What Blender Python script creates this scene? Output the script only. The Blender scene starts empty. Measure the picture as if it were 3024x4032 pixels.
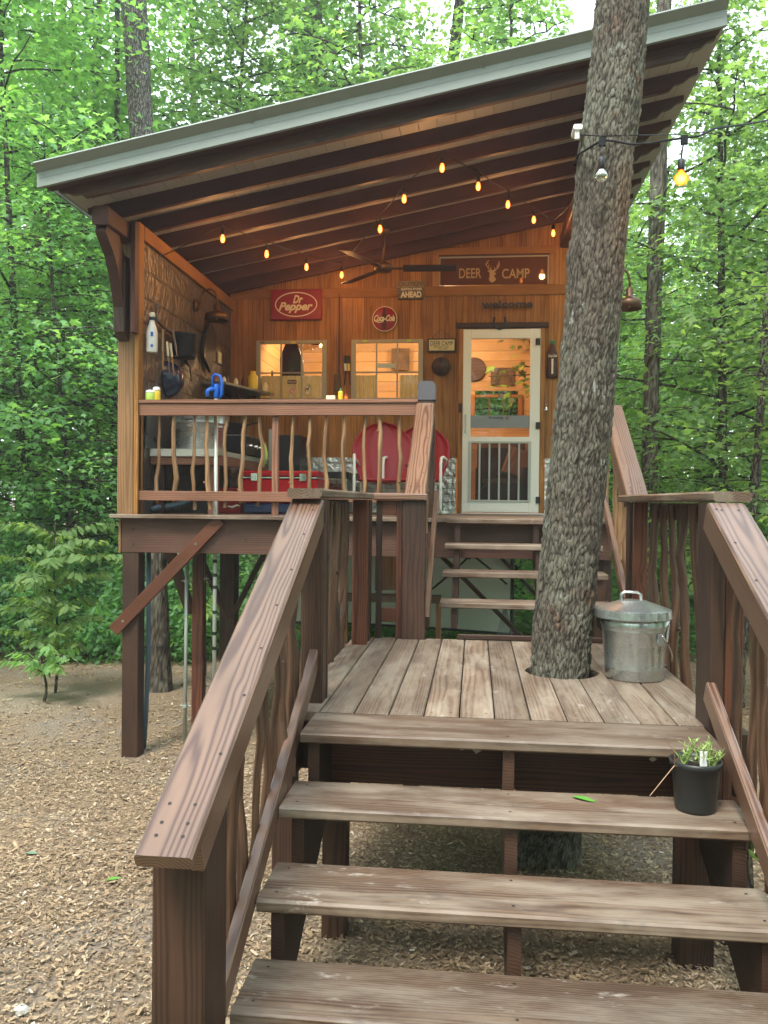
import bpy, math, random
import numpy as np
from mathutils import Vector, Matrix
R = math.radians
rng = random.Random(7)
S = bpy.context.scene
COL = S.collection

# ------------------------------------------------------------------ camera model
F_PX = 3369.82; H_CAM = 1.75
CM = np.array([[0.99432021, 0.10593814, 0.01021947],
               [0.01152257, -0.0116958, -0.99986521],
               [-0.10580433, 0.99430394, -0.01285005]])
def at(u, v, Y=None, Z=None, X=None):
    """a point of the photograph (1659 px wide) on a plane of the place"""
    d = CM.T @ np.array([(u*1.823-1512)/F_PX, (v*1.823-2016)/F_PX, 1])
    if Y is not None: k = Y/d[1]
    elif Z is not None: k = (Z-H_CAM)/d[2]
    else: k = X/d[0]
    p = d*k
    return Vector((p[0], p[1], p[2]+H_CAM))
def roofz(x): return 4.03+.195*(x+2.8)          # underside of the rafters
def at_roof(u, v, drop=.0):
    d = CM.T @ np.array([(u*1.823-1512)/F_PX, (v*1.823-2016)/F_PX, 1])
    k = (4.03-drop+.195*2.8-H_CAM)/(d[2]-.195*d[0])
    p = d*k
    return Vector((p[0], p[1], p[2]+H_CAM))
def gz(x, y):                                   # height of the ground
    t = min(max((y-3.0)/3.8, 0), 1); t = t*t*(3-2*t)
    z = -.38*t - .06*min(max((y-7)/5, 0), 1)
    if y > 15: z += .02*(y-15)
    return z

# ------------------------------------------------------------------ mesh builder
class MB:
    def __init__(s): s.v=[]; s.f=[]; s.g=[]; s.m=[]; s.c=[]
    def add(s, vs, fs, gs=None, mi=0, c=None):
        b=len(s.v); s.v += [tuple(p) for p in vs]
        s.g += [tuple(q) for q in (gs if gs is not None else vs)]
        cc = rng.random() if c is None else c
        s.c += [cc]*len(vs)
        s.f += [tuple(b+i for i in q) for q in fs]; s.m += [mi]*len(fs)
    def board(s, a, b, w, t, up=(0,0,1), bev=.004, mi=0, taper=1.0):
        a=Vector(a); b=Vector(b); d=(b-a); L=d.length; d.normalize()
        up=Vector(up); side=d.cross(up)
        if side.length<1e-5: side=d.cross(Vector((1,0,0)))
        side.normalize(); n=side.cross(d).normalized()
        off=(rng.uniform(0,60), rng.uniform(-.35,.35)*w, rng.choice((-1,1))*rng.uniform(.04,.09))
        vs=[]; gs=[]
        for k,(p,sl,tp) in enumerate(((a,0,1),(b,L,taper))):
            hw=w/2*tp; ht=t/2*tp; e=min(bev,hw*.45,ht*.45)
            for (x,y) in ((hw,ht-e),(hw-e,ht),(-hw+e,ht),(-hw,ht-e),(-hw,-ht+e),(-hw+e,-ht),(hw-e,-ht),(hw,-ht+e)):
                vs.append(p+side*x+n*y); gs.append((sl+off[0], x+off[1], y+off[2]))
        fs=[(i,i+8,(i+1)%8+8,(i+1)%8) for i in range(8)]+[tuple(range(8)), tuple(range(15,7,-1))]
        s.add(vs,fs,gs,mi)
    def box(s, x0,x1,y0,y1,z0,z1, ax='x', bev=.003, mi=0):
        c=((x0+x1)/2,(y0+y1)/2,(z0+z1)/2)
        if ax=='x': s.board((x0,c[1],c[2]),(x1,c[1],c[2]),y1-y0,z1-z0,(0,0,1),bev,mi)
        elif ax=='y': s.board((c[0],y0,c[2]),(c[0],y1,c[2]),x1-x0,z1-z0,(0,0,1),bev,mi)
        else: s.board((c[0],c[1],z0),(c[0],c[1],z1),x1-x0,y1-y0,(0,1,0),bev,mi)
    def tube(s, pts, rad, n=10, caps=True, mi=0, flat=1.0):
        pts=[Vector(p) for p in pts]
        if not hasattr(rad,'__len__'): rad=[rad]*len(pts)
        off=rng.uniform(0,60); vs=[]; gs=[]; L=0
        ref=None
        for i,p in enumerate(pts):
            d=(pts[min(i+1,len(pts)-1)]-pts[max(i-1,0)]).normalized()
            if ref is None:
                ref=Vector((0,0,1)) if abs(d.z)<.9 else Vector((1,0,0))
            x=(ref-d*ref.dot(d)).normalized(); y=d.cross(x); ref=x
            if i: L+=(p-pts[i-1]).length
            for k in range(n):
                a=2*math.pi*k/n; r=rad[i]
                vs.append(p+x*(r*math.cos(a))+y*(r*math.sin(a)*flat)); gs.append((L+off, r*math.cos(a)+.01, r*math.sin(a)))
        fs=[]
        for i in range(len(pts)-1):
            for k in range(n): fs.append((i*n+k,i*n+(k+1)%n,(i+1)*n+(k+1)%n,(i+1)*n+k))
        if caps: fs += [tuple(range(n-1,-1,-1)), tuple(range((len(pts)-1)*n,len(pts)*n))]
        s.add(vs,fs,gs,mi)
    def lathe(s, prof, c=(0,0,0), n=28, mi=0, ax='z', sx=1, sy=1):
        vs=[]; c=Vector(c)
        for (r,z) in prof:
            for k in range(n):
                a=2*math.pi*k/n; x,y=r*math.cos(a)*sx,r*math.sin(a)*sy
                q = (x,y,z) if ax=='z' else ((x,z,y) if ax=='y' else (z,x,y))
                vs.append(c+Vector(q))
        fs=[]
        for i in range(len(prof)-1):
            for k in range(n): fs.append((i*n+k,i*n+(k+1)%n,(i+1)*n+(k+1)%n,(i+1)*n+k))
        if prof[0][0]>1e-4: fs.append(tuple(range(n-1,-1,-1)))
        if prof[-1][0]>1e-4: fs.append(tuple(range((len(prof)-1)*n,len(prof)*n)))
        s.add(vs,fs,None,mi)
    def prism(s, poly, lo, hi, plane='xz', mi=0):
        n=len(poly); vs=[]; gs=[]; o=rng.uniform(0,50); q=rng.uniform(.03,.08)
        for t in (lo,hi):
            for (a,b) in poly:
                vs.append({'xz':(a,t,b),'yz':(t,a,b),'xy':(a,b,t)}[plane]); gs.append((a+o,b,t-lo+q))
        fs=[(i,(i+1)%n,(i+1)%n+n,i+n) for i in range(n)]+[tuple(range(n-1,-1,-1)),tuple(range(n,2*n))]
        s.add(vs,fs,gs,mi)
    def quad(s, a,b,c,d, mi=0):
        s.add([a,b,c,d],[(0,1,2,3)],None,mi)
    def sheet(s, fn, nu, nv, mi=0, thick=0):
        vs=[]; fs=[]
        for j in range(nv+1):
            for i in range(nu+1): vs.append(fn(i/nu,j/nv))
        for j in range(nv):
            for i in range(nu):
                a=j*(nu+1)+i; fs.append((a,a+1,a+nu+2,a+nu+1))
        s.add(vs,fs,None,mi)
    def mirror_fix(s): pass

ORG={}
def link(name, me, mats, parent, loc):
    o=bpy.data.objects.new(name, me); COL.objects.link(o)
    for m in mats: me.materials.append(m)
    return o
def obj(name, mb, mat, parent=None, base=None, smooth=False):
    """world-space builder -> object under its parent; a top-level mesh gets its origin at 'base'"""
    mats = mat if isinstance(mat,(list,tuple)) else [mat]
    me=bpy.data.meshes.new(name)
    root=parent; 
    while root is not None and root.parent is not None: root=root.parent
    if root is not None: o0=Vector(ORG[root.name])
    else:
        if base is None:
            a=np.array(mb.v); base=((a[:,0].min()+a[:,0].max())/2,(a[:,1].min()+a[:,1].max())/2,a[:,2].min())
        o0=Vector(base)
    V=np.array(mb.v,dtype=float)-np.array(o0)[None]
    me.from_pydata([tuple(x) for x in V.tolist()],[],mb.f)
    at_=me.attributes.new('gc','FLOAT_VECTOR','POINT'); at_.data.foreach_set('vector',np.array(mb.g,dtype=np.float32).ravel())
    ac=me.attributes.new('rnd','FLOAT','POINT'); ac.data.foreach_set('value',np.array(mb.c,dtype=np.float32))
    me.polygons.foreach_set('material_index',mb.m)
    me.polygons.foreach_set('use_smooth',[smooth]*len(mb.f))
    me.update()
    o=link(name,me,mats,parent,None)
    if parent is not None: o.parent=parent
    else: o.location=o0; ORG[o.name]=tuple(o0)
    return o
def recalc(o):
    import bmesh
    bm=bmesh.new(); bm.from_mesh(o.data); bmesh.ops.recalc_face_normals(bm,faces=bm.faces[:]); bm.to_mesh(o.data); bm.free()
    return o
def tag(o,label,cat,group=None):
    o['label']=label; o['category']=cat
    if group: o['group']=group
    return o
def thing(name,label,cat,loc,group=None):
    o=bpy.data.objects.new(name,None); COL.objects.link(o); o.location=loc
    o.empty_display_size=.1; ORG[o.name]=tuple(loc)
    return tag(o,label,cat,group)
def struct(o): o['kind']='structure'; return o
def stuff(o): o['kind']='stuff'; return o

# ------------------------------------------------------------------ materials
def newmat(name):
    m=bpy.data.materials.new(name); m.use_nodes=True; nt=m.node_tree
    for n in list(nt.nodes): nt.nodes.remove(n)
    out=nt.nodes.new('ShaderNodeOutputMaterial')
    return m,nt,out
class NT:
    def __init__(s,nt): s.nt=nt
    def n(s,t,**k):
        x=s.nt.nodes.new(t)
        for a,b in k.items(): setattr(x,a,b)
        return x
    def l(s,a,b): s.nt.links.new(a,b)
    def val(s,x,sock):
        if isinstance(x,bpy.types.NodeSocket): s.l(x,sock)
        else: sock.default_value=x
    def math(s,op,a,b=0.0,c=None,clamp=False):
        x=s.n('ShaderNodeMath',operation=op); x.use_clamp=clamp
        s.val(a,x.inputs[0]); s.val(b,x.inputs[1])
        if c is not None: s.val(c,x.inputs[2])
        return x.outputs[0]
    def vmul(s,v,k):
        x=s.n('ShaderNodeVectorMath',operation='MULTIPLY'); s.val(v,x.inputs[0]); x.inputs[1].default_value=k; return x.outputs[0]
    def noise(s,v,scale=1,detail=3,rough=.55,dist=0,col=False):
        x=s.n('ShaderNodeTexNoise'); s.l(v,x.inputs['Vector']); x.inputs['Scale'].default_value=scale
        x.inputs['Detail'].default_value=detail; x.inputs['Roughness'].default_value=rough; x.inputs['Distortion'].default_value=dist
        return x.outputs['Color' if col else 'Fac']
    def ramp(s,f,stops):
        x=s.n('ShaderNodeValToRGB'); s.l(f,x.inputs[0]); e=x.color_ramp.elements
        while len(e)<len(stops): e.new(.5)
        for q,(p,c) in zip(e,stops):
            q.position=p; q.color=(c[0],c[1],c[2],1) if hasattr(c,'__len__') else (c,c,c,1)
        return x.outputs[0]
    def mix(s,f,a,b,mode='MIX'):
        x=s.n('ShaderNodeMix',data_type='RGBA',blend_type=mode); s.val(f,x.inputs[0])
        for q,i in ((a,6),(b,7)):
            if isinstance(q,bpy.types.NodeSocket): s.l(q,x.inputs[i])
            else: x.inputs[i].default_value=(q[0],q[1],q[2],1)
        return x.outputs[2]
    def bsdf(s,col,rough=.5,metal=0,spec=.5,bump=None,bstr=.3,bdist=.01,out=None,**k):
        p=s.n('ShaderNodeBsdfPrincipled')
        if isinstance(col,bpy.types.NodeSocket): s.l(col,p.inputs['Base Color'])
        else: p.inputs['Base Color'].default_value=(*col,1)
        s.val(rough,p.inputs['Roughness']); s.val(metal,p.inputs['Metallic']); p.inputs['Specular IOR Level'].default_value=spec
        for a,b in k.items(): s.val(b,p.inputs[a.replace('_',' ')])
        if bump is not None:
            b=s.n('ShaderNodeBump'); b.inputs['Strength'].default_value=bstr; b.inputs['Distance'].default_value=bdist
            s.l(bump,b.inputs['Height']); s.l(b.outputs[0],p.inputs['Normal'])
        if out is not None: s.l(p.outputs[0],out.inputs[0])
        return p
def attr(t,name='gc',what='Vector'):
    a=t.n('ShaderNodeAttribute',attribute_name=name); return a.outputs[what]
def objco(t): return t.n('ShaderNodeTexCoord').outputs['Object']

def wood(name, early, late, rough=.45, freq=110, blotch=(.75,1.15), fib=.35, knots=True, weather=None, wamt=.5, bstr=.35, spec=.45, coat=0, wobble=.05):
    """grain cut from a log: rings round a pith that wanders beside the board; early/late = wood colours"""
    m,nt,out=newmat(name); t=NT(nt); g=attr(t)
    wob=t.noise(t.vmul(g,(1.1,5,5)),1,2.5,.5,col=True)
    sub=t.n('ShaderNodeVectorMath',operation='SUBTRACT'); t.l(wob,sub.inputs[0]); sub.inputs[1].default_value=(.5,.5,.5)
    add=t.n('ShaderNodeVectorMath',operation='ADD'); t.l(g,add.inputs[0]); t.l(t.vmul(sub.outputs[0],(0,wobble*.8,wobble)),add.inputs[1])
    sep=t.n('ShaderNodeSeparateXYZ'); t.l(add.outputs[0],sep.inputs[0])
    r=t.math('SQRT',t.math('ADD',t.math('MULTIPLY',sep.outputs[1],sep.outputs[1]),t.math('MULTIPLY',sep.outputs[2],sep.outputs[2])))
    if knots:
        vo=t.n('ShaderNodeTexVoronoi',feature='F1'); t.l(t.vmul(g,(1.55,5.5,.02)),vo.inputs['Vector']); vo.inputs['Scale'].default_value=1
        kn=t.math('SUBTRACT',1,t.math('MULTIPLY',vo.outputs['Distance'],5.5),clamp=True)
        kn2=t.math('POWER',kn,1.6)
        r=t.math('ADD',r,t.math('MULTIPLY',kn2,.028))
    ph=t.math('ADD',t.math('MULTIPLY',r,6.283*freq),t.math('MULTIPLY',t.noise(t.vmul(g,(.6,25,25)),1,2),5))
    ring=t.math('MULTIPLY_ADD',t.math('SINE',ph),.5,.5)
    ring=t.math('POWER',ring,1.8)
    fibre=t.noise(t.vmul(g,(5,260,260)),1,3,.6)
    c=t.mix(ring,early,late)
    c=t.mix(t.math('MULTIPLY',fibre,fib),c,[x*.45 for x in late])
    bl=t.ramp(t.noise(t.vmul(g,(1.6,4,4)),1,3,.6),[(.3,blotch[0]),(.7,blotch[1])])
    c=t.mix(1,c,bl,'MULTIPLY')
    if weather is not None:
        w=t.noise(t.vmul(g,(2.2,9,6)),1,4,.65)
        wf=t.math('MULTIPLY',t.ramp(w,[(.42,0.),(.66,1.)]),wamt)
        c=t.mix(wf,c,weather)
        sc=t.ramp(t.noise(t.vmul(g,(5,13,9)),1,5,.75),[(.60,0.),(.70,.55)]); sm=t.ramp(t.noise(t.vmul(g,(1.2,3,3)),1,2,.5),[(.48,0.),(.62,1.)])
        c=t.mix(t.math('MULTIPLY',sc,sm),c,(.52,.48,.42))
        dk=t.ramp(t.noise(t.vmul(g,(7,11,8)),1,3,.7),[(.62,0.),(.75,.55)])
        c=t.mix(dk,c,(.05,.04,.036))
    if knots:
        c=t.mix(t.math('MULTIPLY',t.ramp(kn,[(.55,0.),(.75,1.)]),.75),c,[x*.3 for x in late])
    pb=t.math('MULTIPLY_ADD',attr(t,'rnd','Fac'),.34,.83)
    pbv=t.n('ShaderNodeCombineColor'); [t.l(pb,pbv.inputs[i]) for i in range(3)]
    c=t.mix(1,c,pbv.outputs[0],'MULTIPLY')
    h=t.math('ADD',t.math('MULTIPLY',ring,-.5),t.math('MULTIPLY',fibre,.8))
    ro=t.math('MULTIPLY_ADD',fibre,.25,rough-.1)
    p=t.bsdf(c,ro,0,spec,h,bstr,.0015,out)
    if coat: p.inputs['Coat Weight'].default_value=coat; p.inputs['Coat Roughness'].default_value=.28
    return m
def plain(name,col,rough=.5,metal=0,var=.15,scale=12,bump=0,spec=.5,**k):
    m,nt,out=newmat(name); t=NT(nt); v=objco(t)
    n=t.noise(v,scale,4,.6)
    c=t.mix(t.math('MULTIPLY',n,2*var,clamp=True),[x*(1+var*.6) for x in col],[x*(1-var) for x in col])
    t.bsdf(c,t.math('MULTIPLY_ADD',n,.2,rough-.1),metal,spec,n if bump else None,bump or .1,.004,out,**k)
    return m
def glassy(name,tint=(1,1,1),refl=.12,rough=.02):
    m,nt,out=newmat(name); t=NT(nt)
    tr=t.n('ShaderNodeBsdfTransparent'); tr.inputs[0].default_value=(*tint,1)
    gl=t.n('ShaderNodeBsdfGlossy'); gl.inputs['Roughness'].default_value=rough
    lw=t.n('ShaderNodeLayerWeight'); lw.inputs[0].default_value=.35
    f=t.math('MULTIPLY_ADD',lw.outputs['Fresnel'],.35,refl,clamp=True)
    mx=t.n('ShaderNodeMixShader'); t.l(f,mx.inputs[0]); t.l(tr.outputs[0],mx.inputs[1]); t.l(gl.outputs[0],mx.inputs[2]); t.l(mx.outputs[0],out.inputs[0])
    return m
def emit(name,col,st):
    m,nt,out=newmat(name); t=NT(nt); e=t.n('ShaderNodeEmission'); e.inputs[0].default_value=(*col,1); e.inputs[1].default_value=st
    t.l(e.outputs[0],out.inputs[0]); return m

M={}
M['rail']=wood('stained_rail_wood',(.205,.118,.076),(.078,.035,.022),.34,105,(.8,1.12),.22,spec=.5,coat=.25)
M['post']=wood('stained_post_wood',(.060,.0285,.0165),(.028,.0125,.0075),.5,90,(.6,1.4),.3)
M['red']=wood('red_stained_wood',(.15,.052,.026),(.065,.021,.012),.42,80,(.7,1.25),.25)
M['tread']=wood('weathered_tread_wood',(.155,.101,.065),(.074,.042,.027),.52,95,(.72,1.15),.28,weather=(.30,.255,.198),wamt=.55,bstr=.4,wobble=.038)
M['deck']=wood('weathered_deck_wood',(.190,.140,.097),(.115,.073,.050),.58,100,(.72,1.15),.25,weather=(.34,.295,.23),wamt=.5,bstr=.4,wobble=.036)
M['beam']=wood('dark_beam_wood',(.11,.052,.034),(.06,.027,.018),.5,70,(.6,1.3),.3)
M['rafter']=wood('dark_rafter_wood',(.075,.025,.018),(.045,.015,.011),.55,70,(.7,1.3),.3,knots=False)
M['corner']=wood('tan_post_wood',(.34,.19,.085),(.22,.11,.045),.5,60,(.8,1.15),.3)
M['prail']=wood('porch_rail_wood',(.27,.125,.075),(.14,.058,.035),.45,70,(.75,1.2),.25)
M['siding']=wood('cedar_siding',(.40,.198,.063),(.27,.118,.035),.6,70,(.7,1.2),.22,spec=.15)
M['stick']=wood('peeled_stick_wood',(.40,.235,.115),(.22,.115,.055),.5,60,(.5,1.3),.4,knots=False)
M['darkstick']=wood('dark_stick_wood',(.13,.066,.036),(.055,.026,.015),.5,60,(.45,1.5),.4,knots=False)
M['pine']=wood('interior_pine',(.55,.36,.17),(.42,.25,.11),.5,50,(.85,1.1),.2)
M['soffit']=plain('grey_ceiling_boards',(.34,.325,.30),.7,0,.08,5)
M['metal_trim']=plain('green_grey_metal_trim',(.20,.235,.215),.45,.0,.16,2.5,spec=.5)
M['white']=plain('worn_white_paint',(.78,.79,.72),.45,0,.08,14)
M['window']=plain('putty_window_paint',(.36,.33,.24),.5,0,.1,12)
M['black']=plain('black_iron',(.010,.011,.014),.45,0,.2,20)
M['blackpl']=plain('black_plastic',(.018,.021,.022),.42,0,.2,30)
M['redpaint']=plain('red_enamel',(.31,.002,.006),.36,0,.08,10,spec=.35)
M['redsign']=plain('red_sign_paint',(.24,.007,.02),.4,0,.12,8)
M['cream']=plain('cream_paint',(.72,.66,.50),.5,0,.06,15)
M['whitep']=plain('white_plastic',(.75,.76,.74),.35,0,.05,8)
M['chrome']=plain('chrome',(.6,.6,.6),.15,1,.1,8)
M['pipe']=plain('grey_conduit',(.42,.46,.42),.4,.35,.12,9)
M['steel']=plain('steel_grey',(.30,.33,.34),.3,.8,.15,9)
M['blue']=plain('blue_enamel',(.012,.12,.55),.3,0,.1,10)
M['navy']=plain('blue_speckled_enamel',(.012,.022,.06),.25,0,.2,60)
M['bronze']=plain('aged_bronze',(.10,.055,.03),.4,.7,.25,20)
M['yellow']=plain('yellow_plastic',(.75,.55,.04),.4,0,.1,10)
M['lime']=plain('lime_liquid',(.45,.62,.12),.3,0,.1,10)
M['green']=plain('green_plastic',(.02,.25,.10),.4,0,.1,10)
M['darkred']=plain('dark_red_plastic',(.22,.01,.015),.35,0,.1,10)
M['orange']=plain('orange_plastic',(.65,.18,.02),.4,0,.1,10)
M['grey']=plain('grey_paint',(.22,.25,.26),.5,0,.08,10)
M['lead']=plain('dark_grey_cap',(.085,.08,.09),.5,0,.15,15)
M['hose']=plain('blue_grey_hose',(.06,.10,.13),.4,0,.1,10)
M['cloth']=plain('charcoal_cloth',(.03,.03,.035),.9,0,.2,20)
def curtm():
    m,nt,out=newmat('olive_linen'); t=NT(nt); n=t.noise(objco(t),14,4,.6); c=t.mix(n,(.62,.58,.36),(.40,.38,.20)); d=t.bsdf(c,.9); tr=t.n('ShaderNodeBsdfTranslucent'); t.l(c,tr.inputs[0]); mx=t.n('ShaderNodeMixShader'); mx.inputs[0].default_value=.5; t.l(d.outputs[0],mx.inputs[1]); t.l(tr.outputs[0],mx.inputs[2]); t.l(mx.outputs[0],out.inputs[0]); return m
M['curtain']=curtm()
M['cord']=plain('black_cord',(.012,.014,.015),.6,0,.1,20,spec=.15)
def scrm():
    m,nt,out=newmat('projector_screen_cloth'); t=NT(nt); d=t.bsdf((.78,.81,.83),.8); tr=t.n('ShaderNodeBsdfTranslucent'); tr.inputs[0].default_value=(.85,.88,.9,1); mx=t.n('ShaderNodeMixShader'); mx.inputs[0].default_value=.45; t.l(d.outputs[0],mx.inputs[1]); t.l(tr.outputs[0],mx.inputs[2]); t.l(mx.outputs[0],out.inputs[0]); return m
M['screenfab']=scrm()
M['copper_wall']=None
M['soil']=plain('potting_soil',(.05,.032,.022),.95,0,.5,90,bump=.8)
M['stem']=plain('green_stems',(.25,.36,.10),.6,0,.25,30)
M['leafgreen']=plain('fresh_leaf',(.10,.28,.04),.5,0,.25,30)
M['paper']=plain('white_label_paper',(.75,.76,.78),.6,0,.03,10)
M['sky_glass']=glassy('clear_window_glass',(.95,.96,.94),.015)
def bulbmat():
    m,nt,out=newmat('lit_bulb_glass'); t=NT(nt); lw=t.n('ShaderNodeLayerWeight'); lw.inputs[0].default_value=.5
    c=t.ramp(lw.outputs['Facing'],[(.0,(1,.46,.11)),(.3,(.9,.19,.016)),(.8,(.55,.07,.004))]); e=t.n('ShaderNodeEmission'); t.l(c,e.inputs[0]); e.inputs[1].default_value=2.6; t.l(e.outputs[0],out.inputs[0]); return m
M['bulb_on']=bulbmat()
M['bulb_off']=glassy('unlit_bulb_glass',(.8,.8,.68),.25)
def tin(name,col,metal,rough,bw,bh,strength):
    m,nt,out=newmat(name); t=NT(nt); v=attr(t)
    br=t.n('ShaderNodeTexBrick'); t.l(v,br.inputs['Vector']); br.inputs['Scale'].default_value=1
    br.inputs['Brick Width'].default_value=bw; br.inputs['Row Height'].default_value=bh; br.inputs['Mortar Size'].default_value=.012; br.inputs['Mortar Smooth'].default_value=.6
    vo=t.n('ShaderNodeTexVoronoi',feature='SMOOTH_F1'); t.l(t.vmul(v,(26,17,20)),vo.inputs['Vector']); vo.inputs['Scale'].default_value=1
    n=t.noise(v,45,3)
    h=t.math('ADD',t.math('MULTIPLY',br.outputs['Fac'],-.9),t.math('ADD',t.math('MULTIPLY',vo.outputs['Distance'],-.55),t.math('MULTIPLY',n,.25)))
    dirt=t.ramp(t.noise(v,4,4,.6),[(.3,.65),(.7,1.1)])
    c=t.mix(1,col,dirt,'MULTIPLY')
    t.bsdf(c,t.math('MULTIPLY_ADD',n,.2,rough),metal,.5,h,strength,.03,out); return m
M['tin']=tin('embossed_tin',(.68,.71,.70),.9,.2,.42,.145,.9)
M['copper_wall']=tin('bronzed_embossed_panels',(.19,.165,.135),.6,.26,.5,.23,1.0)
def galv():
    m,nt,out=newmat('galvanised_steel'); t=NT(nt); v=objco(t)
    vo=t.n('ShaderNodeTexVoronoi'); t.l(v,vo.inputs['Vector']); vo.inputs['Scale'].default_value=55
    n=t.noise(t.vmul(v,(3,3,9)),1,4,.6)
    c=t.mix(n,(.34,.37,.37),(.68,.72,.71)); c=t.mix(t.math('MULTIPLY',vo.outputs['Distance'],.35),c,(.2,.22,.22))
    t.bsdf(c,t.math('MULTIPLY_ADD',n,.25,.16),.85,.5,n,.08,.004,out); return m
M['galv']=galv()
def bark(name,a,b,c3,sx=9,sz=2.6,bs=1.0,lich=.35):
    m,nt,out=newmat(name); t=NT(nt); v=objco(t)
    vo=t.n('ShaderNodeTexVoronoi',feature='DISTANCE_TO_EDGE')
    w=t.noise(v,3.5,3,.6,col=True)
    add=t.n('ShaderNodeVectorMath',operation='MULTIPLY_ADD'); t.l(w,add.inputs[0]); add.inputs[1].default_value=(.16,.16,.3); t.l(v,add.inputs[2])
    t.l(t.vmul(add.outputs[0],(sx*1.6,sx*1.6,sz*1.9)),vo.inputs['Vector']); vo.inputs['Scale'].default_value=1.6
    cr=t.ramp(vo.outputs['Distance'],[(.0,0.),(.22,1.)])
    n=t.noise(t.vmul(v,(1,1,.45)),38,5,.7)
    n2=t.noise(v,2.2,4,.6)
    c=t.mix(n,a,b); c=t.mix(t.math('MULTIPLY',t.ramp(n2,[(.45,0.),(.62,1.)]),lich),c,c3)
    li=t.ramp(t.noise(v,13,4,.7),[(.60,0.),(.68,1.)])
    c=t.mix(t.math('MULTIPLY',li,lich),c,(c3[0]*1.25,c3[1]*1.3,c3[2]*1.2))
    c=t.mix(t.math('SUBTRACT',1,cr),c,(a[0]*.22,a[1]*.2,a[2]*.2))
    h=t.math('ADD',t.math('MULTIPLY',cr,1.0),t.math('MULTIPLY',n,.55))
    t.bsdf(c,.85,0,.25,h,bs,.02,out); return m
M['bark']=bark('oak_bark',(.15,.115,.085),(.30,.245,.185),(.27,.28,.22),9,2.6,1.0,.45)
M['bark2']=bark('grey_bark',(.13,.115,.10),(.24,.22,.19),(.22,.23,.2),11,2.2,.8,.3)
M['bark3']=bark('dark_forest_bark',(.07,.06,.045),(.13,.115,.09),(.14,.15,.11),8,2,.6,.4)
def leafmat(name,a,b,trans=.6):
    m,nt,out=newmat(name); t=NT(nt); r=attr(t,'rnd','Fac')
    oi=t.n('ShaderNodeObjectInfo')
    c=t.ramp(r,[(0,a),(.75,b),(1,(b[0]*1.3,b[1]*1.12,b[2]))])
    hs=t.n('ShaderNodeHueSaturation'); t.l(c,hs.inputs['Color'])
    hs.inputs['Saturation'].default_value=.87; t.l(t.math('MULTIPLY_ADD',oi.outputs['Random'],.5,.78),hs.inputs['Value']); t.l(t.math('MULTIPLY_ADD',oi.outputs['Random'],.03,.485),hs.inputs['Hue'])
    d=t.bsdf(hs.outputs[0],.5,0,.35)
    tr=t.n('ShaderNodeBsdfTranslucent'); 
    tc=t.mix(1,hs.outputs[0],(1.6,1.5,.7),'MULTIPLY'); t.l(tc,tr.inputs[0])
    mx=t.n('ShaderNodeMixShader'); mx.inputs[0].default_value=trans; t.l(d.outputs[0],mx.inputs[1]); t.l(tr.outputs[0],mx.inputs[2]); t.l(mx.outputs[0],out.inputs[0])
    return m
M['leaf']=leafmat('maple_leaves',(.085,.21,.06),(.20,.42,.13),.6)
M['leaf2']=leafmat('deep_green_leaves',(.065,.18,.06),(.155,.34,.125),.6)
M['leaf3']=leafmat('yellow_green_leaves',(.11,.26,.06),(.27,.48,.14),.6)
# ------------------------------------------------------------------ ground
def ground():
    m,nt,out=newmat('mulched_earth'); t=NT(nt); v=objco(t)
    n=t.noise(v,1.1,5,.6); n2=t.noise(v,45,4,.7); vo=t.n('ShaderNodeTexVoronoi'); t.l(t.vmul(v,(60,38,60)),vo.inputs['Vector']); vo.inputs['Scale'].default_value=1
    c=t.mix(n2,(.16,.115,.075),(.29,.22,.15)); c=t.mix(.45,c,t.mix(vo.outputs['Distance'],(.36,.28,.18),(.13,.09,.06)))
    c=t.mix(t.ramp(n,[(.5,0.),(.62,.8)]),c,(.22,.19,.155))
    bx=t.n('ShaderNodeSeparateXYZ'); t.l(v,bx.inputs[0]); ex=t.math('MULTIPLY',t.math('ADD',bx.outputs[0],4.6),.6); ey=t.math('MULTIPLY',t.math('SUBTRACT',bx.outputs[1],8.6),.7); rr_=t.math('ADD',t.math('MULTIPLY',ex,ex),t.math('MULTIPLY',ey,ey)); pf=t.ramp(t.math('ADD',rr_,t.math('MULTIPLY',n,1.2)),[(.35,.85),(1.,0.)]); c=t.mix(pf,c,t.mix(n2,(.25,.215,.17),(.36,.32,.265)))
    t.bsdf(c,.95,0,.15,t.math('ADD',n2,vo.outputs['Distance']),.8,.012,out)
    xs=sorted(set([-70,-50,-35,-25]+[x*.5 for x in range(-36,24)]+[12,16,25,35,50,70])); ys=sorted(set([-40,-25,-12]+[y*.4 for y in range(-8,60)]+[26,30,36,45,60,80,110]))
    mb=MB(); vs=[]; fs=[]
    for y in ys:
        for x in xs: vs.append((x,y,gz(x,y)+.02*math.sin(x*1.7+y)*math.sin(y*1.3-x*.6)))
    nx=len(xs)
    for j in range(len(ys)-1):
        for i in range(nx-1): a=j*nx+i; fs.append((a,a+1,a+nx+1,a+nx))
    mb.add(vs,fs); g=obj('ground',mb,m,base=(0,0,0),smooth=True); struct(g)
ground()
def groundz(x,y): return gz(x,y)+.02*math.sin(x*1.7+y)*math.sin(y*1.3-x*.6)
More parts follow.
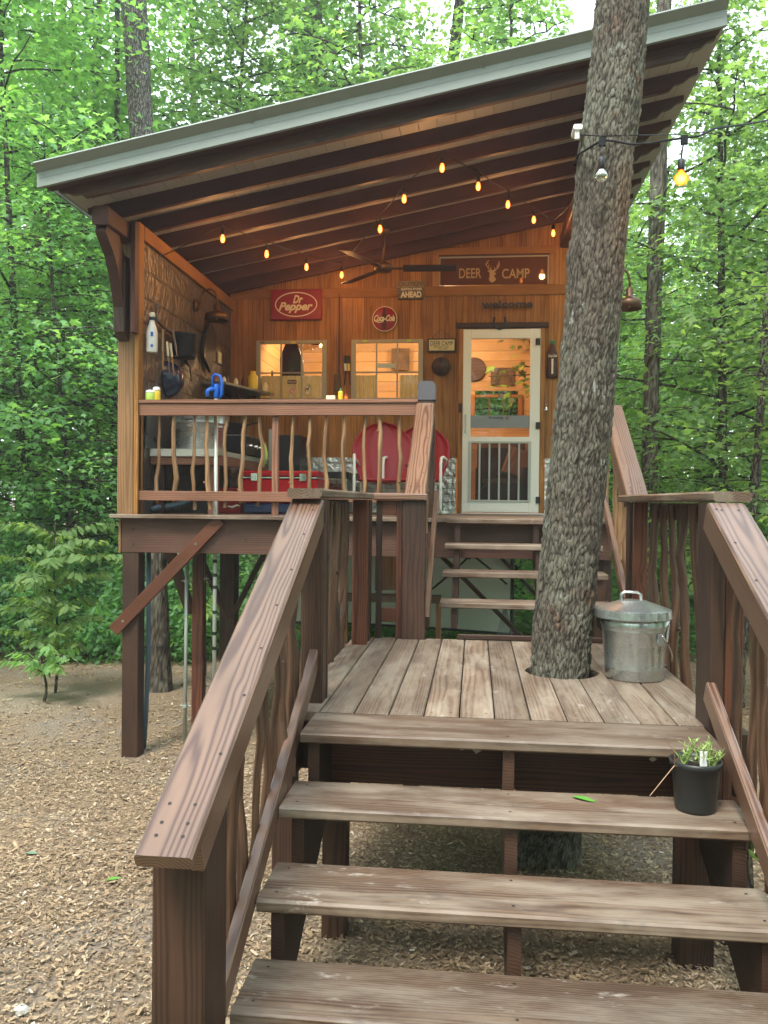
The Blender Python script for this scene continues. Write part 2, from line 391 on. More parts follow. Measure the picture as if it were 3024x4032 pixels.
def chips():
    nr=np.random.RandomState(3); vs=[]; fs=[]; cc=[]
    def put(n,x0,x1,y0,y1,smin,smax):
        for _ in range(n):
            x=nr.uniform(x0,x1); y=nr.uniform(y0,y1)
            if abs(x+2.83)<.12 and abs(y-6.87)<.1: continue
            bare=math.exp(-(((x+4.6)/1.5)**2+((y-8.9)/1.3)**2))*.93+math.exp(-(((x+3.2)/.8)**2+((y-5.2)/.6)**2))*.4+.35*max(0,math.sin(x*2.3+y*1.1)*math.sin(y*1.9-x*.8))
            if nr.rand()<bare: continue
            L=nr.uniform(smin,smax)*(1 if nr.rand()<.85 else 1.8); W=L*nr.uniform(.18,.5); a=nr.uniform(0,6.28); ti=nr.normal(0,.22); ro=nr.normal(0,.3)
            z=groundz(x,y)+nr.uniform(.002,.016)
            ca,sa=math.cos(a),math.sin(a); b=len(vs); h=.0035
            pts=[(-L/2,-W/2*nr.uniform(.2,1)),(L/2*nr.uniform(.6,1),-W/2),(L/2,W/2*nr.uniform(.2,1)),(-L/2*nr.uniform(.6,1),W/2)]
            for (p,q) in pts: vs.append((x+p*ca-q*sa, y+p*sa+q*ca, z+p*ti+q*ro+h))
            fs.append((b,b+1,b+2,b+3)); cc.extend([nr.rand()]*4)
    put(78000,-2.6,1.9,1.5,4.2,.007,.024)
    put(52000,-4.2,1.9,3.8,6.5,.010,.028)
    put(40000,-6.6,1.2,6.3,12.3,.014,.038)
    put(24000,-6.5,-2.6,1.2,4.2,.014,.036); put(34000,1.9,6.5,1.2,9,.016,.04); put(12000,-8.5,-4.2,4.0,8.5,.018,.04); put(9000,1.2,5,9,12,.018,.045)
    me=bpy.data.meshes.new('wood_chips'); me.from_pydata(vs,[],fs)
    a=me.attributes.new('rnd','FLOAT','POINT'); a.data.foreach_set('value',np.array(cc,dtype=np.float32))
    m,nt,out=newmat('wood_chip'); t=NT(nt); r=attr(t,'rnd','Fac')
    c=t.ramp(r,[(0,(.12,.08,.052)),(.3,(.23,.16,.10)),(.65,(.32,.235,.145)),(.95,(.41,.32,.21)),(1,(.54,.49,.41))])
    t.bsdf(c,.8,0,.2,None,out=out); me.materials.append(m)
    o=bpy.data.objects.new('wood_chips',me); COL.objects.link(o); stuff(o); o['label']='tan wood chip mulch covering the ground'; o['category']='mulch'
    st=MB()
    pass
chips()
def rock(x,y,s,lab,mat,cat='stone'):
    mb=MB(); mb.lathe([(.0,-.3*s),(s*.8,-.2*s),(s,.1*s),(s*.6,.5*s),(0,.6*s)],(x,y,groundz(x,y)+.2*s),7,sx=1,sy=.7)
    mb.v=[(a+rng.uniform(-.15,.15)*s,b+rng.uniform(-.15,.15)*s,c+rng.uniform(-.1,.1)*s) for a,b,c in mb.v]
    tag(obj('stone',mb,mat,smooth=False),lab,cat)
M['stone']=plain('pale_stone',(.42,.42,.38),.9,0,.3,25)
p=at(45,2175,Z=0.02); rock(p.x,p.y,.035,'pale rock in the mulch beside the bottom left newel post',M['stone'])
p=at(985,2005,Z=0.0) ; rock(p.x+.0,3.0,.02,'small round pebble in the mulch under the stair treads',M['stone'])
p=at(235,1155,Z=0)
# fallen leaves
def leaf_flat(p,L,ang,lab,mat,name='fallen_leaf',tilt=.15,w=.3):
    mb=MB(); n=6; vs=[]
    ca,sa=math.cos(ang),math.sin(ang)
    for i in range(n+1):
        u=i/n; ww=w*L*math.sin(math.pi*min(1,u*.92+.06))**.8
        for sgn in (-1,0,1):
            x=(u-.5)*L; y=sgn*ww; z=.002+abs(sgn)*.12*ww+tilt*x*(1 if tilt else 0)+.02*(1+math.sin(u*5))*L
            vs.append((p[0]+x*ca-y*sa,p[1]+x*sa+y*ca,p[2]+z+abs(tilt)*L/2))
    fs=[]
    for i in range(n):
        a=i*3; fs+=[(a,a+1,a+4,a+3),(a+1,a+2,a+5,a+4)]
    mb.add(vs,fs); return tag(obj(name,mb,mat,smooth=True),lab,'leaf')
p=at(243,1880,Z=.01); leaf_flat((p.x,p.y,groundz(p.x,p.y)+.012),.075,.3,'pale green leaf lying on the mulch left of the big handrail',M['leafgreen'],w=.22)
p=at(68,1815,Z=.01); leaf_flat((p.x,p.y,groundz(p.x,p.y)+.012),.08,-.4,'dull grey green leaf on the mulch near the left edge',plain('dull_leaf',(.16,.22,.15),.6),w=.24)
p=at(1262,1728,Z=.70); leaf_flat((p.x,p.y,.7005),.085,-.5,'green leaf fallen on the second stair tread beside the potted plant',M['leafgreen'],w=.2,tilt=.0)

# ------------------------------------------------------------------ sticks
def stick_pts(a,b,r,seed,wig=.02,n=9):
    q=random.Random(seed); a=Vector(a); b=Vector(b); ax,ay=q.uniform(-1,1)*wig,q.uniform(-1,1)*wig
    pts=[]; rad=[]; kink=q.uniform(.2,.8); kx=q.uniform(-1,1)*wig*1.3
    for i in range(n):
        u=i/(n-1); p=a.lerp(b,u); e=math.sin(u*math.pi)
        k=max(0,1-abs(u-kink)*6)
        pts.append(p+Vector((ax*e+kx*k+q.uniform(-1,1)*wig*.22, ay*e+q.uniform(-1,1)*wig*.2,0)))
        rad.append(r*(1-.22*u)*(1+.22*k+q.uniform(-.06,.06)))
    return pts,rad
def stick(mb,a,b,r,seed,wig=.02):
    pts,rad=stick_pts(a,b,r,seed,wig); mb.tube(pts,rad,9)
    q=random.Random(seed+99)
    for _ in range(q.choice((0,1,1,2))):                       # stubs of cut twigs
        i=q.randrange(1,len(pts)-1); an=q.uniform(0,6.28); d=Vector((math.cos(an),math.sin(an),.5))
        mb.tube([pts[i],pts[i]+d*rad[i]*1.7],[rad[i]*.5,rad[i]*.38],6)
def screws(mb,pts,n=(0,0,1),r=.0045,mi=1):
    n=Vector(n).normalized(); 
    for p in pts:
        p=Vector(p); a=n.orthogonal().normalized(); b=n.cross(a); k=8
        mb.add([p+n*.0012+(a*math.cos(6.283*i/k)+b*math.sin(6.283*i/k))*r for i in range(k)],[tuple(range(k))],None,mi)
M['screw']=plain('dark_screw_head',(.012,.01,.008),.6)

# ------------------------------------------------------------------ trunk path of the landing tree
TR=[(-.1,.33,.19),(.0,.36,.185),(.4,.41,.165),(.876,.451,.148),(1.238,.477,.14),(1.717,.509,.137),(2.195,.554,.14),(2.67,.608,.136),(3.143,.649,.136),(3.615,.668,.14),(4.083,.708,.142),(4.317,.725,.142),(5.5,.80,.135),(7.5,.95,.12),(9.5,1.1,.10),(12,1.2,.07)]
def trunk_at(z):
    for a,b in zip(TR,TR[1:]):
        if a[0]<=z<=b[0]:
            u=(z-a[0])/(b[0]-a[0]); return a[1]+(b[1]-a[1])*u, a[2]+(b[2]-a[2])*u
    return TR[-1][1],TR[-1][2]
TY=4.47
_m=[(1461,1210,60),(1358,1216,61),(1180,1232,60),(1001,1248,60),(915,1256,61),(823,1266,59.5),(677,1280,58.5),(558,1289,60.5),(490,1296.5,58.5),(338,1307.6,60),(245,1322.5,61),(136,1334,58),(0,1345.5,57)]
TR=[(-.1,.36,.20),(.0,.375,.19),(.4,.42,.165)]+[(at(u,v,Y=4.47).z,at(u,v,Y=4.47).x,h*1.823/F_PX*4.42) for v,u,h in _m]+[(5.5,.80,.135),(7.5,.95,.12),(9.5,1.1,.10),(12,1.2,.07)]

# ------------------------------------------------------------------ landing
DZ=.88
landing=thing('stair_landing','weathered plank landing halfway up the steps with a tree growing through its hole','landing',(.13,4.45,0))
gaps=[-.77]+[-.055+.1437*k for k in range(-4,7)]+[1.02]
hx,hy=.452,TY; hr=.185
for i,(a,b) in enumerate(zip(gaps,gaps[1:])):
    a+=.0028; b-=.0028; y0,y1=3.46,5.42
    cut=[]
    if b>hx-hr and a<hx+hr:
        def half(x):
            d=hr*hr-(x-hx)**2
            return math.sqrt(d) if d>0 else 0
        xs=[a+(b-a)*k/10 for k in range(11)]
        hs=[half(x)*(1+.04*math.sin(x*60)) for x in xs]
        for sgn,yy in ((-1,y0),(1,y1)):
            poly=[(a,yy),(b,yy)]+[(x,hy+sgn*h) for x,h in reversed(list(zip(xs,hs)))]
            if sgn>0: poly=poly[::-1]
            mb=MB(); n0=len(mb.v); mb.prism(poly,DZ-.036,DZ,'xy')
            o=rng.uniform(0,50); ox=rng.uniform(-.05,.05); mb.g=[(q[1]+o,q[0]-(a+b)/2+ox,q[2]-DZ+.06) for q in mb.v]
            recalc(obj('deck_board',mb,[M['deck'],M['screw']],landing))
    else:
        mb=MB(); mb.box(a,b,y0,y1,DZ-.036,DZ,'y',.005)
        screws(mb,[(a+.03+rng.uniform(-.005,.005),y,DZ) for y in (3.52,4.44,5.36)]+[(b-.03+rng.uniform(-.005,.005),y,DZ) for y in (3.53,4.45,5.36)])
        obj('deck_board',mb,[M['deck'],M['screw']],landing)
mb=MB(); mb.box(-.64,.93,3.445,3.483-.001,.60,.842,'x'); obj('rim_board',mb,M['red'],landing)
mb=MB(); mb.box(-.76,1.0,5.385,5.423,.60,.842,'x'); obj('rim_board',mb,M['post'],landing)
for x in (-.765,.975): 
    mb=MB(); mb.box(x,x+.036,3.484,5.384,.60,.842,'y'); obj('side_beam',mb,M['post'],landing)
for y in (4.1,4.85):
    mb=MB(); mb.box(-.728,.974,y,y+.036,.66,.842,'x'); obj('joist',mb,M['post'],landing)
mb=MB(); mb.box(-.1,.9,5.40,5.424,.885,.915,'x'); obj('edge_strip',mb,M['post'],landing)
# torn white sticker scraps left on the rim
for (u,v,w,h) in ((1000,1615,.05,.02),(1030,1620,.035,.03),(1375,1630,.06,.012),(1410,1640,.03,.02)):
    p=at(u,v,Y=3.444); mb=MB()
    mb.add([(p.x-w/2,3.4435,p.z),(p.x-w*.1,3.4435,p.z-h/2),(p.x+w/2,3.4435,p.z-h*.1),(p.x+w*.2,3.4435,p.z+h/2),(p.x-w*.3,3.4435,p.z+h*.3)],[(0,1,2,3,4)])
    obj('sticker_scrap',mb,M['cream'],landing)
# legs (4x4 doubled) and the two front corner posts that carry the rails
for x0,x1,y0,y1 in ((-.86,-.77,3.62,3.75),(1.012,1.1,3.5,3.62),(-.86,-.77,5.25,5.38),(1.012,1.10,5.25,5.38)):
    mb=MB(); mb.box(x0,x1,y0,y1,groundz(x0,y0)-.1,.84,'z'); obj('leg',mb,M['post'],landing)

# ------------------------------------------------------------------ lower steps
steps=thing('lower_steps','broad lower flight of open plank steps nearest the viewer','stairs',(.13,2.5,0))
T=[(.88,3.14),(.70,2.86),(.52,2.56),(.34,2.28),(.16,2.0)]
for i,(z,y) in enumerate(T):
    y1=y+.286 if i else 3.455
    x0,x1=(-.655,.925) if i else (-.64,.895)
    mb=MB(); mb.box(x0,x1,y,y1,z-.040,z,'x',.007)
    screws(mb,[(x,yy,z) for x in (x0+.05,.13,x1-.06) for yy in (y+.06,y1-.05)],r=.005)
    o=obj('tread',mb,[M['tread'],M['screw']],steps)
def stringer(parent,x,steps_,back,bot,mat,w=.04,depth=.26):
    # saw-tooth board: steps_ = [(z_top, y_front)] from the top down
    poly=[]
    zt=[(z-.041,y+.03) for z,y in steps_]
    poly.append((back,zt[0][0]))
    for i,(z,y) in enumerate(zt):
        poly.append((y,z))
        if i+1<len(zt): poly.append((y,zt[i+1][0]))
    yl=zt[-1][1]; poly.append((yl,bot)); poly.append((yl+depth*1.1,bot)); poly.append((back,zt[0][0]-depth*1.15))
    mb=MB(); mb.prism(poly,x,x+w,'yz'); o=obj('stringer',mb,mat,parent); recalc(o); return o
for x in (-.615,.112,.85): stringer(steps,x,T,3.443,groundz(0,2.1)-.02,M['post'],.042)
mb=MB(); mb.box(-.60,-.50,3.40,3.49,-.1,.60,'z'); obj('support_post',mb,M['post'],steps)
mb=MB(); mb.box(.78,.91,3.30,3.42,-.1,.55,'z'); obj('support_post',mb,M['post'],steps)

# ------------------------------------------------------------------ rails
def railing(name,label,loc,group=None): return thing(name,label,'railing',loc,group)
def sloped_flight(rt,xa,xb,y0,z0,y1,z1,side,newel,stick_mat,seed,bot_drop=.62,sp=.115,r=.017,bots=None,botfun=None):
    """cap board xa..xb from (y0,z0) up to (y1,z1) (z = top face); side=+1 when the inner face is at xb"""
    a=Vector(((xa+xb)/2,y0,z0-.019)); b=Vector(((xa+xb)/2,y1,z1-.019))
    mb=MB(); mb.board(a,b,xb-xa,.038,(0,0,1),.007)
    d=(b-a).normalized(); n=Vector((0,-d.z,d.y))
    L=(b-a).length
    q=random.Random(seed); sc=[]
    for s in (.06,.1,.16): sc+= [a+d*s+n*.019+Vector((xx,0,0)) for xx in (-.035,.03)]
    s=.34
    while s<L-.05: sc.append(a+d*s+n*.019+Vector((side*.045+q.uniform(-.004,.004),0,0))); s+=q.uniform(.17,.3)
    sc+=[b-d*.06+n*.019+Vector((xx,0,0)) for xx in (-.03,.03)]
    screws(mb,sc,n,.005)
    obj('handrail',mb,[M['rail'],M['screw']],rt)
    xi=xb-.02 if side>0 else xa+.02
    mb=MB(); k=n*(-.066); mb.board(Vector((xi,y0+.05,z0+.0-.0))+k+Vector((0,0,.02)),Vector((xi,y1,z1))+k-Vector((0,0,.005)),.036,.088,(0,0,1),.005)
    obj('side_rail',mb,M['rail'],rt)
def zline(y,y0,z0,y1,z1): return z0+(z1-z0)*(y-y0)/(y1-y0)

# lower left
ll=railing('stair_railing','lower left stair railing with broad pinkish brown handrail and stick balusters',(-.71,2.15,0))
sloped_flight(ll,-.78,-.64,1.912,.925,3.60,1.757,1,True,M['darkstick'],11)
mb=MB(); mb.box(-.791,-.655,2.05,2.15,groundz(-.7,2.1)-.1,.945,'z',.006); obj('newel_post',mb,M['post'],ll)
mb=MB(); mb.box(-.775,-.66,2.152,2.262,groundz(-.7,2.1)-.1,.99,'z',.006); obj('newel_post',mb,M['post'],ll)
mb=MB(); mb.board((-.679,2.14,.315),(-.679,3.62,1.075),.036,.088,(0,0,1),.005); obj('bottom_rail',mb,M['rail'],ll)
y=2.40;k=0
while y<3.52:
    zt=zline(y,1.912,.925,3.60,1.757)-.05; zb=zline(y,2.14,.315,3.62,1.075)-.17-rng.uniform(0,.08)
    mb=MB(); stick(mb,(-.722+rng.uniform(-.01,.01),y,zb),(-.722,y+rng.uniform(-.02,.02),zt),rng.uniform(.014,.021),100+k,.022)
    if k==1:
        stick(mb,(-.722,y,zb+.25),(-.725,y+.09,zt-.1),.012,155,.01)
    obj('baluster',mb,M['darkstick'],ll); y+=.118;k+=1
for (x0,x1,y0,y1) in ((-.738,-.642,3.605,3.70),(-.738,-.640,3.702,3.74)):
    mb=MB(); mb.box(x0,x1,y0,y1,.60,1.757,'z',.005); obj('top_post',mb,M['post'],ll)
# lower right
lr=railing('stair_railing','lower right stair railing beside the potted plant',(.94,2.15,0))
sloped_flight(lr,.868,1.008,1.70,.945,3.345,1.757,-1,True,M['darkstick'],12)
mb=MB(); mb.board((.905,2.0,.30),(.905,3.40,1.03),.036,.088,(0,0,1),.005); obj('bottom_rail',mb,M['rail'],lr)
mb=MB(); mb.box(.875,1.005,1.9,2.03,-.1,1.0,'z'); obj('newel_post',mb,M['post'],lr)
y=2.2;k=0
while y<3.3:
    zt=zline(y,1.70,.945,3.345,1.757)-.05; zb=zline(y,2.0,.30,3.40,1.03)-.18-rng.uniform(0,.08)
    mb=MB(); stick(mb,(.958+rng.uniform(-.01,.01),y,zb),(.955,y+rng.uniform(-.02,.02),zt),rng.uniform(.014,.021),300+k,.022)
    obj('baluster',mb,M['darkstick'],lr); y+=.125;k+=1
for (x0,x1,y0,y1) in ((.903,.955,3.385,3.60),(.957,1.03,3.40,3.60)):
    mb=MB(); mb.box(x0,x1,y0,y1,.60,1.755,'z',.005); obj('top_post',mb,M['post'] if x0<.95 else M['red'],lr)
# landing rails
def cap(mb,x0,x1,y0,y1,z1,ax='y'): mb.box(x0,x1,y0,y1,z1-.04,z1,ax,.008)
ml=railing('landing_railing','short railing on the left side of the landing with crooked dark sticks',(-.71,4.5,.88))
mb=MB(); cap(mb,-.785,-.638,3.53,5.36,1.80); obj('handrail',mb,M['tread'],ml)
for (x0,x1,y0,y1,zt,zb,mt) in ((-.735,-.645,5.26,5.36,1.757,.60,'post'),(-.735,-.645,5.12,5.18,1.757,.80,'red')):
    mb=MB(); mb.box(x0,x1,y0,y1,zb,zt,'z'); obj('post',mb,M[mt],ml)
mb=MB(); mb.box(-.815,-.78,3.75,5.25,1.67,1.757,'y'); obj('top_rail',mb,M['post'],ml)
for i in range(11):
    y=3.84+.118*i; mb=MB(); stick(mb,(-.80+rng.uniform(-.012,.012),y,.74+rng.uniform(-.05,.04)),(-.752,y+rng.uniform(-.03,.03),1.745),rng.uniform(.016,.024),500+i,.028)
    obj('baluster',mb,M['darkstick'],ml)
# back-left frame: short cap, two stiles, two rails and the broad flat post
mb=MB(); mb.box(-.637,-.30,5.34,5.48,1.757,1.797,'x',.006); obj('handrail',mb,M['rail'],ml)
for (x0,x1,z0,z1,mt,ax) in ((-.622,-.586,.88,1.755,'post','z'),(-.493,-.457,.885,1.755,'red','z')):
    mb=MB(); mb.box(x0,x1,5.385,5.425,z0,z1,ax); obj('stile',mb,M[mt],ml)
for z0,z1 in ((1.665,1.755),(.985,1.075)):
    mb=MB(); mb.box(-.584,-.495,5.39,5.42,z0,z1,'x'); obj('short_rail',mb,M['red'],ml)
mb=MB(); mb.box(-.455,-.305,5.365,5.41,.882,1.756,'z',.006); obj('broad_post',mb,M['post'],ml)
mb=MB(); mb.box(-.44,-.34,5.43,5.52,-.5,1.74,'z',.006); obj('broad_post',mb,M['post'],ml)
mr=railing('landing_railing','short railing on the right side of the landing behind the metal ash bucket',(1.0,4.5,.88))
mb=MB(); cap(mb,.90,1.04,3.36,5.56,1.80); obj('handrail',mb,M['tread'],mr)
for (x0,x1,y0,y1,mt) in ((.93,1.02,5.30,5.42,'post'),(.93,1.01,5.16,5.2,'red')):
    mb=MB(); mb.box(x0,x1,y0,y1,.60,1.757,'z'); obj('post',mb,M[mt],mr)
mb=MB(); mb.box(1.045,1.08,3.61,5.3,1.665,1.755,'y'); obj('top_rail',mb,M['post'],mr)
for i in range(8):
    y=3.78+.17*i; mb=MB(); stick(mb,(1.05+rng.uniform(-.01,.01),y,.72+rng.uniform(-.03,.08)),(1.02,y+rng.uniform(-.03,.03),1.745),rng.uniform(.018,.027),700+i,.03)
    obj('baluster',mb,M['darkstick'],mr)

# ------------------------------------------------------------------ upper steps
us=thing('upper_steps','narrower upper flight of open plank steps leading to the porch','stairs',(.3,5.9,.88))
UT=[(1.505,6.52),(1.31,6.20),(1.125,5.90)]
UT=[(1.62,6.66),(1.435,6.38),(1.25,6.10),(1.065,5.82)]
for z,y in UT:
    xl=-.215-(1.62-z)*.03
    mb=MB(); mb.box(xl,.93,y,y+.27 if z<1.6 else 6.755,z-.04,z,'x',.006); screws(mb,[(xl+.06,y+.05,z),(xl+.06,y+.2,z),(.42,y+.06,z)])
    obj('tread',mb,[M['tread'],M['screw']],us)
for x in (-.155,.45,.86): stringer(us,x,UT,6.75,.885,M['post'],.042,.24)
# upper rails
ul=railing('porch_stair_railing','left railing of the upper steps ending at the capped porch post',(-.39,6.0,1))
sloped_flight(ul,-.462,-.322,5.50,1.765,6.68,2.52,1,False,None,21)
mb=MB(); mb.board((-.30,5.45,.98),(-.30,6.70,1.80),.034,.088,(0,0,1),.004); obj('bottom_rail',mb,M['rail'],ul)
for i in range(7):
    y=5.6+.15*i; mb=MB(); stick(mb,(-.375,y,zline(y,5.45,.98,6.70,1.80)-.16),(-.38,y,zline(y,5.5,1.765,6.68,2.52)-.06),.017,800+i,.02); obj('baluster',mb,M['stick'],ul)
ur=railing('porch_stair_railing','right railing of the upper steps half hidden behind the big tree trunk',(1.03,6.0,1))
sloped_flight(ur,.96,1.10,5.60,1.80,6.68,2.50,-1,False,None,22)
mb=MB(); mb.board((.975,5.45,.98),(.975,6.70,1.80),.034,.088,(0,0,1),.004); obj('bottom_rail',mb,M['rail'],ur)
for i in range(8):
    y=5.58+.135*i; mb=MB(); stick(mb,(1.04,y,zline(y,5.45,.98,6.70,1.80)-.16),(1.04,y,zline(y,5.6,1.80,6.68,2.50)-.06),.017,820+i,.02); obj('baluster',mb,M['stick'],ur)

# ------------------------------------------------------------------ bucket and pot on the steps
bk=thing('ash_bucket','galvanised metal ash bucket with domed lid on the landing beside the tree','bucket',(.80,4.38,DZ))
c=(.80,4.38,DZ+.001)
mb=MB(); mb.lathe([(.0,.004),(.138,.0),(.142,.006),(.143,.05),(.146,.055),(.145,.06),(.158,.24),(.163,.245),(.160,.25),(.164,.262),(.168,.267),(.165,.273),(.172,.31),(.0,.312)],c,40); obj('body',mb,M['galv'],bk,smooth=True)
mb=MB(); mb.lathe([(.186,.300),(.189,.304),(.186,.34),(.176,.345),(.06,.385),(.0,.39)],(c[0]-.01,c[1],c[2]+.002),40); lid=obj('lid',mb,M['galv'],bk)
hx0,hz0=c[0]-.02,c[2]+.385
mb=MB()
for dy in (-.012,.012): mb.tube([(hx0-.05,c[1]+dy,hz0-.012),(hx0-.048,c[1]+dy,hz0+.03),(hx0-.03,c[1]+dy,hz0+.042),(hx0+.03,c[1]+dy,hz0+.042),(hx0+.048,c[1]+dy,hz0+.03),(hx0+.05,c[1]+dy,hz0-.012)],.006,8)
obj('lid_handle',mb,M['galv'],lid,smooth=True)
mb=MB(); mb.lathe([(0,0),(.02,.002),(.02,.006),(0,.008)],(c[0]+.10,c[1]-.135,c[2]+.20),12,ax='y'); mb.box(c[0]+.085,c[0]+.115,c[1]-.14,c[1]-.132,c[2]+.19,c[2]+.24,'z'); obj('handle_lug',mb,M['galv'],bk)
pts=[(c[0]+.10,c[1]-.14,c[2]+.235)]
for i in range(9):
    a=i/8; pts.append((c[0]+.11+.075*math.sin(a*1.5),c[1]-.15+.16*a,c[2]+.225-.16*a+.02*a*a))
mb=MB(); mb.tube(pts,.004,7); obj('bail_handle',mb,M['chrome'],bk,smooth=True)
mb=MB()
for i in range(13):
    pass
vs=[];n=14
for i in range(n):
    a=2*math.pi*i/n; ang=-.42+.16*math.cos(a); zz=.235+.05*math.sin(a); r=.1595+.1*(zz-.235)+.004
    vs.append((c[0]+r*math.cos(ang),c[1]+r*math.sin(ang),c[2]+zz))
mb.add(vs,[tuple(range(n))]); obj('sticker',mb,M['paper'],bk)

pt=thing('potted_plant','black plastic nursery pot of clipped green stems on the second tread','potted plant',(.765,3.03,.70))
c=(.765,3.03,.701)
mb=MB(); mb.lathe([(0,.01),(.056,.008),(.060,.0),(.064,.0),(.068,.012),(.080,.15),(.087,.153),(.088,.172),(.083,.173),(.082,.155),(.079,.150)],c,36); obj('pot',mb,M['blackpl'],pt,smooth=True)
mb=MB(); vs=[(c[0],c[1],c[2]+.152)]; fs=[]
for k in range(3):
    for i in range(20):
        a=6.283*i/20; r=.079*(k+1)/3; vs.append((c[0]+r*math.cos(a),c[1]+r*math.sin(a),c[2]+.152+rng.uniform(-.006,.006)))
for i in range(20):
    fs.append((0,1+i,1+(i+1)%20))
    for k in range(2): fs.append((1+k*20+i,21+k*20+i,21+k*20+(i+1)%20,1+k*20+(i+1)%20))
mb.add(vs,fs); obj('soil',mb,M['soil'],pt)
q=random.Random(5)
for cx,cy in ((-.042,-.01),(.022,-.03),(.052,.0),(.03,.03)):
    mb=MB(); base=Vector((c[0]+cx,c[1]+cy,c[2]+.15))
    for s in range(11):
        d=Vector((q.uniform(-.55,.55),q.uniform(-.5,.5),1)).normalized(); L=q.uniform(.04,.105); p=base+Vector((q.uniform(-.008,.008),q.uniform(-.008,.008),0))
        pts=[p,p+d*L*.5,p+d*L+Vector((q.uniform(-.01,.01),0,0))]
        mb.tube(pts,[.0028,.0022,.0014],5)
        for _ in range(5):
            u=q.uniform(.3,1); b=p+d*L*u; e=Vector((q.uniform(-1,1),q.uniform(-1,1),q.uniform(-.3,.8))).normalized()*q.uniform(.012,.03); w=e.cross(Vector((0,0,1))).normalized()*.0035
            mb.add([b,b+e*.5+w,b+e,b+e*.5-w],[(0,1,2,3)])
    obj('stem_clump',mb,M['stem'],pt)
mb=MB(); mb.box(c[0]+.0,c[0]+.024,c[1]-.052,c[1]-.050,c[2]+.15,c[2]+.215,'z',.0005); obj('plant_tag',mb,M['paper'],pt)
mb=MB(); mb.tube([(c[0]-.05,c[1]-.03,c[2]+.15),(c[0]-.085,c[1]-.06,c[2]+.165),(c[0]-.088,c[1]-.07,c[2]+.215),(c[0]-.115,c[1]-.06,c[2]+.25)],[.0022,.002,.0016,.001],5); mb.tube([(c[0]-.085,c[1]-.06,c[2]+.165),(c[0]-.175,c[1]-.11,c[2]+.075)],[.002,.0014],5); obj('dead_twig',mb,M['stick'],pt)
# ================================================================== the cabin
FZ=1.62; YF=6.80; YW=9.55; XL=-2.80; XR=1.05; YB=13.0
cab=thing('cabin','raised brown wooden cabin with slanted roof and open porch lit by string bulbs','cabin',(-.9,6.8,-.38))
def slope(mb,z0=0.0):
    mb.v=[(x,y,z+roofz(x)+z0) for x,y,z in mb.v]; return mb
# porch floor, beams and legs
for i in range(20):
    y0=6.72+.1425*i; mb=MB(); mb.box(-2.975,1.07,y0,y0+.137,FZ-.032,FZ,'x',.004)
    obj('floor_board',mb,M['tread'],cab)
mb=MB(); mb.box(-2.9,1.05,6.80,6.84,1.305,1.585,'x'); screws(mb,[(-2.80,6.80,1.50),(-2.80,6.80,1.37),(-1.85,6.80,1.42)],(0,-1,0),.011)
obj('front_beam',mb,[M['beam'],M['screw']],cab)
mb=MB(); mb.box(-2.925,-2.905,6.79,6.85,1.30,1.59,'z'); obj('beam_end_trim',mb,M['corner'],cab)
for y in (8.2,9.5,11.2,12.9):
    mb=MB(); mb.box(-2.9,1.05,y,y+.08,1.33,1.585,'x'); obj('cross_beam',mb,M['beam'],cab)
for x in (-2.9,-1.6,-.3,1.0):
    mb=MB(); mb.box(x,x+.045,6.85,12.9,1.37,1.585,'y'); obj('joist',mb,M['post'],cab)
for (x0,x1,y0,y1,zt) in ((-2.895,-2.755,6.80,6.94,1.30),(-2.57,-2.41,8.45,8.6,1.33),(.93,1.07,6.86,7.0,1.33),(-2.89,-2.75,12.8,12.94,1.33),(.93,1.07,12.8,12.94,1.33),(-1.0,-.86,12.8,12.94,1.33)):
    mb=MB(); mb.box(x0,x1,y0,y1,gz(x0,y0)-.1,zt,'z',.006); obj('stilt',mb,M['post'],cab)
mb=MB(); mb.board((-2.93,6.765,.64),(-2.02,6.765,1.62-.035),.04,.095,(0,0,1),.004); 
mb=MB(); mb.board((-2.955,6.78,.655),(-2.06,6.78,1.585),.038,.10,(0,0,1),.004); screws(mb,[(-2.87,6.76,.74),(-2.26,6.76,1.385)],(0,-1,0),.012)
obj('diagonal_brace',mb,[M['red'],M['chrome']],cab)
for a,b in (((-2.45,8.5,.55),(-2.05,8.5,1.35)),((-2.5,8.5,.55),(-2.86,8.5,1.3)),((-.55,8.6,1.42),(1.0,8.6,-.1)),((.0,11,1.4),(.95,11,.4)),((-2.85,8.4,.6),(-2.85,7.7,1.35))):
    mb=MB(); mb.board(a,b,.04,.11,(0,1,0) if abs(a[0]-b[0])>.05 else (1,0,0)); obj('diagonal_brace',mb,M['post'],cab)
mb=MB(); mb.box(-2.42,-2.325,7.16,7.26,gz(-2.4,7.2)-.1,1.33,'z'); obj('stilt',mb,M['red'],cab)
# corner posts
mb=MB(); mb.box(-2.945,-2.805,6.80,6.94,FZ,3.98,'z',.007); obj('porch_post',mb,M['corner'],cab)
mb=MB(); mb.box(-2.80,-2.765,6.79,6.90,FZ,4.02,'z'); obj('post_trim',mb,M['siding'],cab)
mb=MB(); mb.box(.90,1.03,6.80,6.93,FZ,4.62,'z',.006); obj('porch_post',mb,M['corner'],cab)
mb=MB(); mb.box(-2.935,-2.84,6.68,6.79,3.10,3.66,'z',.008); mb.prism([(6.69,3.10),(6.79,3.04),(6.79,3.10)],-2.93,-2.845,'yz'); screws(mb,[(-2.885,6.68,3.42)],(0,-1,0),.012); obj('bracket_post',mb,[M['post'],M['screw']],cab)
mb=MB(); mb.prism([(6.36,3.86),(6.33,3.80),(6.50,3.66),(6.60,3.50),(6.675,3.30),(6.675,3.60),(6.79,3.66),(6.79,3.72),(6.70,3.72),(6.62,3.80),(6.58,3.86)],-2.93,-2.845,'yz'); recalc(obj('knee_brace',mb,M['rafter'],cab))
